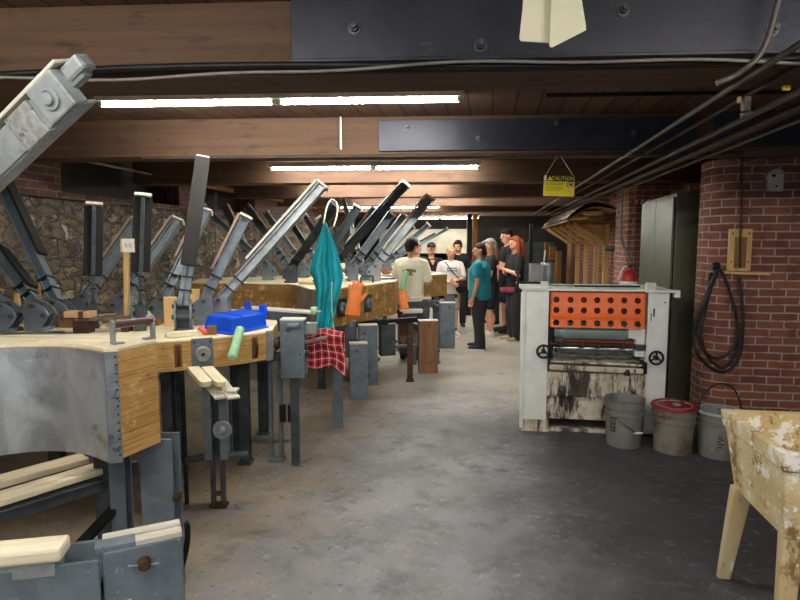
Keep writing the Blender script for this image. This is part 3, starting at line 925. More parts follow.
# under-frame
lg = at(162, 2.62, 0)
MB().obox((lg.x, lg.y, .39), Rv, Fh, UP, .155, .012, .78).obox(V((lg.x, lg.y, .39)) + Fh * .05 - Rv * .07, Rv, Fh, UP, .012, .10, .78).obox(V((lg.x, lg.y, .39)) + Fh * .10, Rv, Fh, UP, .155, .01, .78).build('leg', M['steel'], PA, bevel=.004)
lgb = MB().cyl(V((lg.x, lg.y, .50)) + Rv * .078, V((lg.x, lg.y, .50)) + Rv * .108, .022, 12); lgb.build('bolt', M['rust'], PA, smooth=True)
for px, d, m in ((111, 2.78, 'steel_dark'), (126, 2.72, 'steel')):
    q = at(px, d, 0); beam_leg(PA, q.x, q.y, .775, w=.075, mat=m)
q = at(-150, 2.3, 0); beam_leg(PA, q.x, q.y, .775, w=.08)
q = at(-300, 2.0, 0); beam_leg(PA, q.x, q.y, .775, w=.08)
r0, r1 = at(-70, 2.22, .53), at(120, 2.80, .535)
MB().bar(r0, r1, .05, .012).bar(r0 - UP * .03, r1 - UP * .03, .010, .06).build('support_rail', M['steel_dark'], PA, bevel=.003)
MB().bar(r0 + Fh * .35 - UP * .03, r1 + Fh * .18 - UP * .03, .045, .06).build('support_rail', M['steel_dark'], PA, bevel=.003)
MB().bar(at(70, 2.45, .30), at(122, 2.75, .42), .05, .03).build('brace', M['black_iron'], PA, bevel=.003)
# two cream slats lying on the rails
for dx, dd, lab in ((0, -.02, 'cream stained wooden slat under the aluminium press, the front one of two'), (-14, .12, 'cream wooden slat under the aluminium press, behind the stained one')):
    a, b = at(-90 + dx, 2.22 + dd, .567), at(99 + dx, 2.80 + dd, .572)
    tag(MB().bar(a, b, .115, .032).build('cream_plank', M['plank'], bevel=.005), lab, 'slat', 'slats under the nearest press')

# ---- the clamp lowered in front of press A
zc_ = .60
q1 = at(184, 1.92, .5); q0_ = at(105, 1.81, .5)
cax = (q1 - q0_).normalized(); cnx = V((-cax.y, cax.x, 0)); cn = -cnx if cnx.dot(Fh) > 0 else cnx
cc = (q0_ + q1) / 2
LC = thing('lowered_clamp', 'grey clamp lowered before the aluminium press with a pinned rusty bolt', 'clamp', (cc.x, cc.y, 0))
W_ = (q1 - q0_).length
def ccp(u, back, z): return q0_ + cax * (u * W_) - cn * back + UP * (z - .5)
bx = MB().obox(ccp(.5, 0, .545), cax, cn, UP, W_, .012, .26).obox(ccp(.5, .11, .545), cax, cn, UP, W_, .012, .26).obox(ccp(0.015, .055, .545), cax, cn, UP, .012, .11, .26).obox(ccp(.985, .055, .545), cax, cn, UP, .012, .11, .26)
bx.build('end_box', M['steel'], LC, bevel=.004)
for s in (.025, .085):
    MB().obox(ccp(.5, s, .682), cax, cn, UP, W_ * 1.01, .045, .020).build('wood_packing', M['facing_pale'], LC, bevel=.003)
MB().obox(ccp(.16, .03, .683), cax, cn, UP, W_ * .5, .060, .021).build('steel_lip', M['steel'], LC, bevel=.003)
cp = ccp(.5, 0, .615) + cn * .006
MB().lathe([(.022, 0), (.022, .02), (.015, .027)], cp, cn, 18).build('bolt', M['rust'], LC, smooth=True)
MB().tube([cp + cn * .018 - cax * .05 + UP * .008, cp + cn * .02, cp + cn * .018 + cax * .045 - UP * .006], .0035, 8).build('cotter_pin', M['tin'], LC, smooth=True)
b0, b1 = at(-260, 1.62, .575), ccp(0.02, .06, .575)
ch = MB().bar(b0, b1, .14, .012).bar(b0 - UP * .07 , b1 - UP * .07, .14, .012)
up_ = V((0, 0, 1)); sd = (b1 - b0).normalized().cross(up_)
ch.bar(b0 + sd * .07 - UP * .01, b1 + sd * .07 - UP * .01, .012, .19).bar(b0 - sd * .07 - UP * .01, b1 - sd * .07 - UP * .01, .012, .19)
ch.build('channel_arm', M['steel'], LC, bevel=.004)
MB().bar(b0 + UP * .125, at(66, 1.80, .700), .10, .05).build('facing_board', M['plank'], LC, bevel=.012)
MB().bar(b0 + UP * .075, at(60, 1.80, .650), .09, .05).build('packing_strip', M['steel_light'], LC, bevel=.004)
MB().obox(ccp(-.12, .02, .485), cax, cn, UP, .22, .10, .022).build('wood_block', M['facing_pale'], LC, bevel=.004)
MB().lathe([(.01, 0), (.01, .008)], ccp(-.13, .0, .497), UP, 8).build('screw', M['rust'], LC)
hk = [ccp(1.0, .10, .50) , ccp(1.05, .10, .54), ccp(1.10, .10, .60), ccp(1.11, .10, .66), ccp(1.08, .10, .672)]
MB().tube(smoothpath(hk, 5), .011, 8).build('hook', M['black_iron'], LC, smooth=True)
for px in (-120, 90):
    q = at(px, 1.78, 0); beam_leg(LC, q.x, q.y, .50, w=.07)
q = ccp(.5, .08, 0); q.z = 0
beam_leg(LC, q.x, q.y, .41, w=.08)

# ---- press B: long form behind the nearest one
ZB0, ZB1 = .875, 1.075
B_front = [(-250, 2.72), (-180, 2.93), (-60, 3.2), (40, 3.38), (110, 3.5), (160, 3.58), (190, 3.66), (222, 3.76), (250, 3.88), (272, 4.02)]
B_back = [(278, 4.5), (268, 5.0), (235, 5.35), (180, 5.35), (110, 5.0), (50, 4.75), (0, 4.45), (-50, 4.1), (-120, 3.6), (-220, 3.0)]
fB = smoothpath(plan_pts(B_front, ZB0), 5); bB = smoothpath(plan_pts(B_back, ZB0), 4)
PB = thing('rim_press', 'second rim press with patched timber edge, blue tray and raised clamps on top', 'bending press', (fB[-1].x - .6, fB[-1].y + .3, 0), 'rim bending presses')
outl = [(p.x, p.y) for p in fB + bB]
MB().plan(outl, ZB0, ZB1 - .012).build('timber_form', M['lam'], PB, bevel=.005)
MB().plan(outl, ZB1 - .012, ZB1).build('plywood_top', M['ply'], PB, bevel=.003)
# fittings on the timber edge
def edge_frame(path, px, zmid):
    best = min(range(1, len(path) - 1), key=lambda i: abs((lambda w: 400 + FPX * (w.dot(Rv)) / ((w.dot(Fh)) * cs - (0) + 1e-9))(V((path[i].x, path[i].y, 0))) - px))
    t = (path[best + 1] - path[best - 1]); t.z = 0; t.normalize()
    n = V((t.y, -t.x, 0))
    if n.dot(Fh) > 0: n = -n
    p = path[best]
    return V((p.x, p.y, zmid)), t, n
def oval_plate(px, name='handhold'):
    p, t, n = edge_frame(fB, px, (ZB0 + ZB1) / 2)
    pl = MB().obox(p + n * .002, t, n, UP, .045, .005, .15).build(name, M['brown_board'], PB, bevel=.002)
    c_ = [p + n * k[0] + UP * k[1] for k in ((.003, .06), (.014, .055), (.026, .03), (.03, 0), (.026, -.03), (.014, -.055), (.003, -.06))]
    MB().tube(smoothpath(c_, 3), .009, 8).build('pull_handle', M['rust'], pl, smooth=True)
oval_plate(175); oval_plate(250)
p, t, n = edge_frame(fB, 201, (ZB0 + ZB1) / 2)
fpl = MB().obox(p + n * .006, t, n, UP, .135, .014, ZB1 - ZB0 + .008).build('flange_plate', M['steel'], PB, bevel=.004)
MB().lathe([(.052, 0), (.052, .012), (.046, .02), (.034, .02), (.034, .010), (.02, .008), (.018, .02), (.012, .022)], p + n * .013, n, 24).build('bearing_ring', M['steel_light'], fpl, smooth=True)
MB().lathe([(.016, .018), (.012, .024)], p + n * .014, n, 6).build('hex_nut', M['rust'], fpl)
for a in (-1, 1):
    for b in (-1, 1): MB().lathe([(.009, 0), (.007, .008)], p + t * (a * .05) + UP * (b * .08) + n * .013, n, 8).build('corner_bolt', M['bolt'], fpl)
p, t, n = edge_frame(fB, 268, (ZB0 + ZB1) / 2)
MB().obox(p + n * .004, t, n, UP, .05, .02, ZB1 - ZB0 + .01).build('end_strip', M['steel_light'], PB, bevel=.003)
# under-frame rails and legs of B
for za in (.845,):
    MB().bar(at(150, 3.85, za), at(278, 4.25, za), .07, .055).build('frame_rail', M['steel_dark'], PB, bevel=.004)
    MB().bar(at(-120, 3.5, za), at(150, 3.85, za), .07, .055).build('frame_rail', M['steel_dark'], PB, bevel=.004)
    MB().bar(at(-80, 4.5, za), at(262, 5.1, za), .07, .055).build('frame_rail', M['steel_dark'], PB, bevel=.004)
for px, d in ((172, 3.95), (181, 4.35), (238, 4.55), (246, 4.3), (264, 5.0), (60, 3.7), (10, 4.6)):
    q = at(px, d, 0); beam_leg(PB, q.x, q.y, .84, w=.075, mat='steel_dark')
q = at(187, 3.6, 0); MB().cyl((q.x, q.y, 0), (q.x, q.y, .87), .014, 10).build('rod', M['black_iron'], PB, smooth=True)
# wide leg pair at the corner with latch
q = at(277, 4.36, 0); twin_leg(PB, q.x, q.y, .86, w=.10, mat='steel')
q = at(283, 4.28, .40); MB().obox(q, Rv, Fh, UP, .045, .05, .13).obox(q + Rv * .05, Rv, Fh, UP, .025, .04, .13).build('latch_block', M['black_iron'], PB, bevel=.004)
q = at(338, 5.2, 0); beam_leg(PB, q.x, q.y, .74, w=.085, mat='steel')
MB().bar(at(280, 4.36, .745), at(338, 5.2, .755), .05, .05).build('side_rail', M['black_iron'], PB, bevel=.003)
MB().bar(at(338, 5.2, .72), at(270, 5.3, .80), .05, .05).build('side_rail', M['steel_dark'], PB, bevel=.003)
# upright end clamp of B (grey plate with handle)
def drop_clamp(px0, px1, d, z0, z1, label, mat='steel', ang=0.0, name='drop_clamp', depth=.12, arm_to=None, top='facing_pale', floor_leg=False, pin=(.35, .15)):
    a, b = at(px0, d, z0), at(px1, d, z0)
    ax = (b - a); wd = ax.length; ax.normalize()
    R = Matrix.Rotation(ang, 3, 'Z'); ax = R @ ax; ny = V((-ax.y, ax.x, 0))
    c = (a + b) / 2; c.z = z0
    o = thing(name, label, 'clamp', (c.x, c.y, z0), 'swing-down clamps along the aisle side')
    h = z1 - z0
    MB().obox(c + UP * h / 2, ax, ny, UP, wd, .012, h).obox(c + UP * h / 2 + ny * depth, ax, ny, UP, wd, .012, h).obox(c + UP * h / 2 + ny * depth / 2 - ax * (wd / 2 - .006), ax, ny, UP, .012, depth, h).obox(c + UP * (h - .008) + ny * depth / 2, ax, ny, UP, wd, depth, .014).build('casing', M[mat], o, bevel=.005)
    if top:
        MB().obox(c + UP * (h + .004) + ny * depth / 2, ax, ny, UP, wd * 1.02, depth * 1.05, .012).build('top_pad', M[top], o, bevel=.003)
    pq = c + UP * (h * (1 - pin[1])) + ax * (wd * (pin[0] - .5))
    MB().cyl(pq, pq - ny * .03, .017, 14).build('pivot_pin', M['bolt'], o, smooth=True)
    sq = c + UP * h * .42 + ax * (wd / 2) + ny * .05
    MB().lathe([(.03, 0), (.03, .012), (.018, .016), (.018, .03)], sq, ax, 14).build('side_bolt', M['steel_dark'], o, smooth=True)
    tq = c + UP * h * .42 - ny * .008 + ax * wd * .32
    MB().lathe([(.009, 0), (.006, .006)], tq - ny * .0, -ny, 8).build('screw', M['bolt'], o)
    if arm_to is not None:
        MB().bar(c + ny * depth + UP * (h * .78), arm_to, .07, .07).build('arm', M['steel_dark'], o, bevel=.004)
    if floor_leg:
        MB().bar(c + ny * depth * .5, V((c.x, c.y, 0)) + ny * depth * .5, .06, .06, up=ax).build('leg', M['steel_dark'], o, bevel=.003)
    return o
dcl = drop_clamp(281, 305, 4.2, .69, 1.125, 'grey clamp plate with a handle bar at the corner of the second press', arm_to=at(262, 4.4, .82), floor_leg=True, top='facing_pale')
q = at(290, 4.12, 1.09)
MB().cyl(q - Rv * .012, q + Rv * .075 + UP * .008 - Fh * .02, .022, 14).build('handle_bar', M['steel'], dcl, smooth=True)
q = at(268, 4.20, .955); MB().lathe([(.05, 0), (.05, .02), (.03, .03), (.03, .075), (.018, .08)], q, Rv, 18).build('screw_boss', M['steel_dark'], dcl, smooth=True)
q = at(304, 4.32, 1.05); MB().obox(q + Rv * .05, Rv, Fh, UP, .10, .08, .085).build('bracket', M['steel_light'], dcl, bevel=.004)
MB().bar(at(303, 4.25, .95), at(326, 4.45, .955), .03, .03).build('rod', M['facing'], dcl, bevel=.008)
MB().bar(at(245, 4.75, 1.16), at(318, 4.55, 1.14), .13, .018).build('bar_top', M['facing_pale'], dcl, bevel=.003)
MB().bar(at(245, 4.75, 1.115), at(304, 4.55, 1.10), .10, .075).build('bar', M['steel_dark'], dcl, bevel=.003)
tag(MB().obox(at(314, 4.5, 1.17), Rv, Fh, UP, .055, .03, .045).build('foam_pad', M['mint'], bevel=.008), 'small mint green foam pad on the clamp bar beside the teal apron', 'pad')

# floor clamp with wheel in front of B
CL = at(219, 3.56, 0)
FC = thing('floor_clamp', 'floor-standing clamp with handwheel and slatted wooden top in front of the second press', 'clamp', (CL.x, CL.y, 0))
for s in (-1, 1):
    MB().obox(V((CL.x, CL.y, .22)) + Rv * (s * .032), Rv, Fh, UP, .022, .05, .44).build('leg', M['steel_dark'], FC, bevel=.003)
MB().obox((CL.x, CL.y, .012), Rv, Fh, UP, .11, .07, .024).obox((CL.x, CL.y, .09), Rv, Fh, UP, .05, .04, .02).build('foot', M['rust'], FC, bevel=.003)
for s in (-1, 1):
    MB().obox(V((CL.x, CL.y, .56)) + Rv * (s * .05 + .0), Rv, Fh, UP, .05, .06, .48).build('cheek_plate', M['steel'], FC, bevel=.004)
MB().obox(V((CL.x, CL.y, .56)) + Fh * .05, Rv, Fh, UP, .17, .02, .46).build('back_plate', M['steel_dark'], FC, bevel=.004)
wq = V((CL.x, CL.y, .525)) - Fh * .036 + Rv * .052
MB().lathe([(.058, 0), (.062, .01), (.058, .022), (.03, .02), (.02, .03), (.014, .05)], wq, -Fh, 24).build('wheel', M['steel_light'], FC, smooth=True)
MB().cyl(V((CL.x, CL.y, .31)) - Rv * .20, V((CL.x, CL.y, .34)) - Rv * .03, .022, 12).build('lever', M['steel_dark'], FC, smooth=True)
MB().cyl(V((CL.x, CL.y, .34)) + Rv * .06, V((CL.x, CL.y, .35)) + Rv * .20, .022, 12).build('lever', M['steel_dark'], FC, smooth=True)
for s in (-1, 1):
    a = at(205 + (s + 1) * 6.5, 3.62, .86); b = at(221 + (s + 1) * 6.5, 3.36, .80)
    MB().bar(a - UP * .03, b - UP * .03, .075, .014).build('slat', M['facing_pale'], FC, bevel=.003)
for s in (-1, 1):
    c = at(228 + s * 5, 3.45, .795); MB().obox(c, Rv, Fh, UP, .055, .09, .016).build('top_pad', M['facing_pale'], FC, bevel=.003)
MB().bar(V((CL.x, CL.y, .80)) , at(212, 3.62, .84), .08, .03).build('arm', M['steel_dark'], FC, bevel=.003)
for s in (0, 1):
    a = at(193 + s * 14, 3.66, .868); b = at(207 + s * 15, 3.40, .828)
    ax = (b - a).normalized(); sx = ax.cross(UP).normalized(); uz = sx.cross(ax)
    L = (b - a).length
    poly = [(0, -.036), (L - .03, -.036), (L - .006, -.025), (L, 0), (L - .006, .025), (L - .03, .036), (0, .036)]
    tag(MB().prism(poly, a, ax, sx, uz, .034).build('wooden_paddle', M['plank'], bevel=.004), ['rounded pale wooden block resting on the floor clamp beneath the flange plate', 'rounded pale wooden block on the floor clamp, closer to the green roller'][s], 'wooden block', 'rounded blocks on the floor clamp')

# ---- press C: middle, tall timber face
ZC0, ZC1 = .80, 1.215
C_front = [(192, 7.0), (215, 6.93), (250, 6.85), (285, 6.7), (298, 6.5), (306, 6.15), (314, 5.95), (330, 6.0), (350, 6.25), (372, 6.65), (395, 7.15)]
C_back = [(398, 7.6), (385, 8.1), (340, 8.5), (270, 8.25), (228, 7.95), (198, 7.5)]
fC = smoothpath(plan_pts(C_front, ZC0), 5); bC = smoothpath(plan_pts(C_back, ZC0), 4)
PC = thing('rim_press', 'third rim press with tall brown timber face behind the teal apron', 'bending press', (fC[30].x, fC[30].y + .6, 0), 'rim bending presses')
outl = [(p.x, p.y) for p in fC + bC]
MB().plan(outl, ZC0, ZC1 - .014).build('timber_form', M['lam_dull'], PC, bevel=.005)
MB().plan(outl, ZC1 - .014, ZC1).build('plywood_top', M['ply'], PC, bevel=.003)
MB().skirt([(p.x, p.y) for p in fC[20:31]], ZC0 + .02, ZC1 - .01, .006).build('aluminium_face', M['alu'], PC, smooth=True)
for px in (342, 369):
    p, t, n = edge_frame(fC, px, 1.0)
    pl = MB().obox(p + n * .006, t, n, UP, .15, .014, .20).build('flange_plate', M['steel_dark'], PC, bevel=.004)
    MB().lathe([(.06, 0), (.06, .02), (.045, .03), (.025, .03), (.022, .012)], p + n * .012, n, 20).build('bearing_ring', M['steel'], pl, smooth=True)
for px, d in ((410, 6.93), (352, 7.0), (322, 6.6), (240, 7.2), (262, 7.0)):
    q = at(px, d, 0); beam_leg(PC, q.x, q.y, .78, w=.07, mat='rust' if px == 410 else 'steel_dark')
MB().bar(at(318, 6.25, .765), at(416, 6.95, .76), .07, .06).build('frame_rail', M['black_iron'], PC, bevel=.003)
MB().bar(at(215, 7.2, .77), at(318, 6.5, .765), .07, .06).build('frame_rail', M['steel_dark'], PC, bevel=.003)
MB().cyl(at(375, 6.9, .42), at(425, 7.1, .42), .022).build('cross_rod', M['steel'], PC, smooth=True)
h0, h1 = at(361, 6.75, ZC1), at(373, 6.9, ZC1)
MB().tube(smoothpath([h0, h0 + UP * .07, h0 * .75 + h1 * .25 + UP * .082, h0 * .25 + h1 * .75 + UP * .082, h1 + UP * .07, h1], 3), .011, 8).build('top_handle', M['steel_dark'], PC, smooth=True)
drop_clamp(335, 356, 6.3, .42, .83, 'grey clamp box under the third press, upper one beside the apron hem', arm_to=at(345, 6.7, .76), pin=(.4, .25))
drop_clamp(359, 378, 6.15, .145, .80, 'tall grey clamp box hanging from the third press, its top level with the rail', ang=.15, arm_to=at(372, 6.6, .74), pin=(.3, .12))
drop_clamp(350, 368, 5.75, .10, .67, 'grey clamp box hanging closest to the plaid cloth, with a screw on its face', mat='steel', ang=.12, arm_to=at(352, 6.3, .6), pin=(.4, .12))
drop_clamp(381, 396, 6.7, .36, .74, 'dull grey clamp box in shadow under the rail of the third press', ang=.3, mat='steel_dark', arm_to=at(392, 7.1, .72))
drop_clamp(400, 409, 7.6, .45, .78, 'small stained clamp block behind the rusty leg of the third press', mat='rust', arm_to=at(398, 8.0, .76))
drop_clamp(419, 438, 6.95, .09, .74, 'rust-brown wooden-faced clamp hanging over the aisle floor', mat='brown_board', ang=.1, arm_to=at(408, 7.4, .66), top='facing_pale', pin=(.5, .06))
drop_clamp(440, 455, 7.6, .28, .89, 'clean grey clamp plate farthest along the aisle side', ang=.1, arm_to=at(427, 7.9, .88), pin=(.6, .08))
# rails and blocks between C and D
gr = thing('clamp_rail', 'grey rail with white packing strip between the third and fourth presses', 'rail', at(420, 7.9, .84))
MB().bar(at(405, 7.7, .86), at(442, 7.9, .86), .06, .07).build('rail', M['steel_dark'], gr, bevel=.003)
MB().bar(at(408, 7.8, .935), at(431, 7.85, .935), .06, .03).build('packing_strip', M['facing_pale'], gr, bevel=.003)
MB().bar(at(402, 7.62, .78), at(422, 7.68, .78), .10, .05).build('wood_strip', M['facing_pale'], gr, bevel=.003)
q = at(412, 7.9, .0); MB().obox((q.x, q.y, .41), Rv, Fh, UP, .12, .05, .82).build('leg', M['steel'], gr, bevel=.004)
q = at(437, 8.0, .0); beam_leg(gr, q.x, q.y, .83, w=.06)

# ---- press D: fourth
D_front = [(300, 9.0), (360, 8.85), (395, 8.7), (412, 8.7), (430, 8.8), (447, 9.05)]
D_back = [(440, 9.25), (380, 9.35), (300, 9.4)]
fD = smoothpath(plan_pts(D_front, .8), 4); bD = smoothpath(plan_pts(D_back, .8), 4)
PD = thing('rim_press', 'fourth rim press with timber face beside the person in the cream shirt', 'bending press', (fD[10].x, fD[10].y + .4, 0), 'rim bending presses')
outl = [(p.x, p.y) for p in fD + bD]
MB().plan(outl, .86, 1.19).build('timber_form', M['lam_dull'], PD, bevel=.005)
MB().plan(outl, 1.19, 1.205).build('plywood_top', M['ply'], PD, bevel=.003)
for px, d in ((400, 8.9), (436, 9.1), (446, 9.3), (330, 9.5)):
    q = at(px, d, 0); beam_leg(PD, q.x, q.y, .84, w=.08)
MB().bar(at(385, 8.7, .83), at(456, 9.3, .83), .07, .06).build('frame_rail', M['black_iron'], PD, bevel=.003)
q = at(449, 9.1, .0); MB().obox((q.x, q.y, .55), Rv, Fh, UP, .17, .06, .6).build('end_plate', M['steel'], PD, bevel=.004)
# ---- press E: far, mostly screened
E_out = [at(px, d, .8) for px, d in ((305, 10.9), (340, 10.7), (390, 11.3), (420, 12.2), (385, 13.2), (330, 13.0))]
PE = thing('rim_press', 'fifth rim press at the back, mostly hidden behind raised clamp arms', 'bending press', (E_out[1].x, E_out[1].y + .8, 0), 'rim bending presses')
outl = [(p.x, p.y) for p in smoothpath(E_out, 4, True)]
MB().plan(outl, .85, 1.2).build('timber_form', M['lam_dull'], PE, bevel=.005)
MB().plan(outl, 1.2, 1.215).build('plywood_top', M['ply'], PE, bevel=.003)
for px, d in ((322, 11.3), (375, 11.6), (345, 12.6), (385, 12.6)):
    q = at(px, d, 0); beam_leg(PE, q.x, q.y, .85, w=.09)

# ------------------------------------------------------------------ clamps with raised arms
CG = 'press clamps with raised arms'
def clamp(bpx, bd, zt, tip, td, label, facing='facing', fside=(-1, 0), f0=.34, w=.075, thick=.02, fw=.105, mat='steel', end='pale', bracket=True, lean=None, bh=.20, dp=.075):
    """bpx, bd: bracket foot on a top at height zt; tip: photo pixel of the arm's end at distance td.
    fside: direction (across, towards viewer) the facing board looks"""
    B = at(bpx, bd, zt + .003); T = im(tip[0], tip[1], td)
    piv = B + UP * (bh - .02)
    a = (T - piv); L = a.length; a.normalize()
    n = Rv * fside[0] - Fh * fside[1] + UP * .35
    n = (n - a * a.dot(n)).normalized()
    s = a.cross(n).normalized()
    o = thing('press_clamp', label, 'clamp', B, CG)
    # arm: web + two flanges (an H section) so its side shows a recess
    arm = MB()
    c = piv + a * (L / 2)
    arm.obox(c, a, s, n, L, .012 + w * .12, dp)
    arm.obox(c - n * (dp / 2 - .006), a, s, n, L, w, .012)
    arm.obox(c + n * (dp / 2 - .006), a, s, n, L, w, .012)
    ao = arm.build('arm', M[mat], o, bevel=.003)
    if facing:
        fc = piv + a * (L * (f0 + 1.0) / 2) + n * (dp / 2 + thick / 2 + .008)
        MB().obox(fc, a, s, n, L * (1 - f0), fw, thick).build('facing_board', M[facing], o, bevel=.003)
        sp = MB()
        for k in (.12, .5, .88):
            sp.obox(piv + a * (L * (f0 + (1 - f0) * k)) + n * (dp / 2 + .004), a, s, n, .05, w * .7, .010)
        sp.build('spacer', M['black_iron'], ao)
    if end:
        MB().obox(piv + a * (L + .008), a, s, n, .02, max(fw * .9, w), dp + .03).build('end_cap', M['pale_end'] if end == 'pale' else M[mat], o, bevel=.004)
    for k in (.055, .15):
        MB().obox(piv + a * (L * .0 + .05 + k), a, s, n, .012, w + .012, dp + .014).build('strap', M['black_iron'], o)
    hz = V((a.x, a.y, 0))
    hz = hz.normalized() if hz.length > .25 and not fside[1] else (-V((n.x, n.y, 0)).normalized())
    if not fside[1]:
        hz = Rv * (1 if hz.dot(Rv) > 0 else -1)
    sd = V((-hz.y, hz.x, 0))
    prof = [(-.05, 0), (.06, 0), (.06, bh - .01), (.035, bh + .02), (-.05, bh - .01), (-.055, bh * .92), (-.09, bh * .80), (-.115, bh * .56), (-.09, bh * .34), (-.05, .02)]
    br = MB()
    for q in (-1, 1):
        br.prism(prof, B + sd * (q * (w * .5 + .012) - .008), hz, UP, sd, .016)
    br.obox(B + hz * .045 + UP * bh * .45, hz, sd, UP, .014, w + .02, bh * .9)
    br.obox(B + hz * -.03 + UP * .012, hz, sd, UP, .10, w + .05, .024)
    bo = br.build('bracket', M[mat], o, bevel=.003)
    MB().cyl(piv - sd * (w * .5 + .035) - hz * .005, piv + sd * (w * .5 + .035) - hz * .005, .016, 12).build('pivot_bolt', M['bolt'], bo, smooth=True)
    MB().lathe([(.016, -w * .5 - .035), (.016, w * .5 + .035)], B - hz * .082 + UP * bh * .56, sd, 8).build('jaw_nut', M['steel_dark'], bo)
    return o
D1 = ZB1
clamp(58, 4.25, D1, (-9, 160), 4.6, 'clamp with a long grey arm tilting away to the stone wall, beside a pine block', 'facing_dark', (1, 0), f0=.3)
clamp(38, 4.05, D1, (-3, 252), 4.3, 'short clamp arm with a black facing, low beside the corner of the stone wall', 'facing_dark', (1, 0), f0=.25, end=None)
clamp(6, 4.0, D1, (-45, 270), 4.05, 'grey clamp bracket cut off by the frame edge behind the aluminium press', 'facing_dark', (1, 0), end=None)
clamp(94, 4.15, D1, (94, 205), 4.22, 'upright clamp with black facing and chalky top, the shorter of two before the stone wall', 'facing_dark', (-.53, -1), f0=.28, fw=.125, w=.026, mat='steel_dark')
clamp(88, 4.75, D1, (138, 222), 5.1, 'slanting clamp arm passing behind the shorter black-faced upright', 'facing', (-1, 0), f0=.36)
clamp(141, 4.05, D1, (143, 196), 4.1, 'upright clamp with black facing and chalky top, the taller one right of the sign stake', 'facing_dark', (-.45, -1), f0=.30, fw=.125, w=.026, mat='steel_dark')
clamp(127, 4.7, D1, (178, 221), 5.1, 'slanting grey clamp arm behind the sign stake, tip against the stone wall', 'facing', (-1, 0), f0=.36)
clamp(184, 3.98, D1, (203, 160), 4.25, 'tallest upright clamp with rough charcoal facing beside a pine block', 'facing_dark', (.35, 1), f0=.26, fw=.10, thick=.03)
clamp(166, 4.5, D1, (206, 212), 4.9, 'slanting clamp behind the tallest upright, with straps above its bracket', 'facing', (-1, 0), f0=.4)
clamp(205, 4.35, D1, (245, 218), 4.55, 'slanting clamp with a broad pinkish wooden facing near the blue tray', 'facing', (-1, .35), f0=.33, fw=.14)
clamp(222, 4.45, D1, (322, 186), 4.7, 'long clamp arm sloping up to the third tube light from beside the blue tray', 'facing_pale', (-1, 0), f0=.3, mat='steel_light')
# those leaning away on presses C and E
clamp(268, 7.35, ZC1, (203, 207), 7.5, 'grey clamp arm leaning to the stone wall, first in the row of backward-leaning arms', None, (1, 0), w=.09)
clamp(252, 8.0, ZC1, (224, 206), 8.1, 'shorter backward-leaning clamp arm, second of the row before the stone wall', 'facing', (1, 0), end=None)
clamp(288, 7.6, ZC1, (246, 207), 7.9, 'pinkish backward-leaning clamp arm, third of the row before the stone wall', 'facing', (1, 0), end=None)
clamp(303, 7.9, ZC1, (266, 213), 8.0, 'backward-leaning clamp arm with a white knob end, fourth of the row', None, (1, 0), w=.10)
clamp(318, 8.1, ZC1, (286, 215), 8.3, 'backward-leaning clamp arm with a white end, fifth of the row', None, (1, 0), w=.10)
clamp(334, 8.0, ZC1, (305, 217), 8.4, 'backward-leaning clamp arm next to the apron loop, sixth of the row', None, (1, 0), w=.10)
clamp(350, 8.2, ZC1, (319, 219), 8.5, 'backward-leaning clamp arm mostly behind the teal apron', None, (1, 0), w=.10)
clamp(362, 9.15, 1.205, (343, 199), 9.3, 'pale backward-leaning clamp arm rising over the apron, last of the row', None, (1, 0), w=.11, mat='steel_light')
clamp(292, 6.85, ZC1, (335, 206), 6.55, 'dark grey clamp arm from whose end the teal apron hangs', None, (-1, 0), w=.09, dp=.10, mat='steel_dark', end='same')
clamp(320, 7.0, ZC1, (358, 207), 6.9, 'dark grey clamp arm with a square pale end just beyond the apron loop', None, (-1, 0), w=.10, dp=.10, mat='steel_dark')
clamp(331, 6.6, ZC1, (406, 185), 6.1, 'longest dark grey clamp arm reaching up past the tube lights above the third press', 'steel_dark', (-1, 0), f0=.25, mat='steel_dark', end='same')
clamp(336, 7.6, ZC1, (375, 210), 7.8, 'slender clamp arm directly behind the longest dark arm', 'facing_pale', (-1, 0), w=.06)
clamp(353, 7.3, ZC1, (391, 214), 7.4, 'grey clamp arm with a rounded pale end, fourth past the apron', None, (-1, .2), w=.10, dp=.10)
clamp(367, 7.4, ZC1, (404, 216), 7.5, 'grey clamp arm with a rounded pale end, fifth past the apron', None, (-1, .2), w=.10, dp=.10)
clamp(376, 7.2, ZC1, (430, 198), 7.4, 'long pale clamp arm rising over the head of the person in the cream shirt', 'facing_pale', (-1, 0), f0=.2, mat='steel_light', dp=.10)
clamp(388, 9.2, 1.205, (428, 225), 9.4, 'clamp arm sloping up behind the head of the person in the cream shirt', None, (-1, 0), w=.10)
clamp(398, 11.6, 1.215, (447, 229), 11.8, 'thin distant clamp arm crossing the cream far wall, longest of that pair', None, (-1, 0), w=.07, dp=.05)
clamp(396, 11.9, 1.215, (436, 235), 12.0, 'thin distant clamp arm crossing the cream far wall, shortest of that pair', 'facing_dark', (-1, 0), w=.07, dp=.05)
clamp(376, 9.5, 1.205, (412, 226), 9.6, 'dark grey distant clamp arm in shade behind the pale long arm', None, (-1, 0), w=.10, mat='steel_dark', dp=.10)

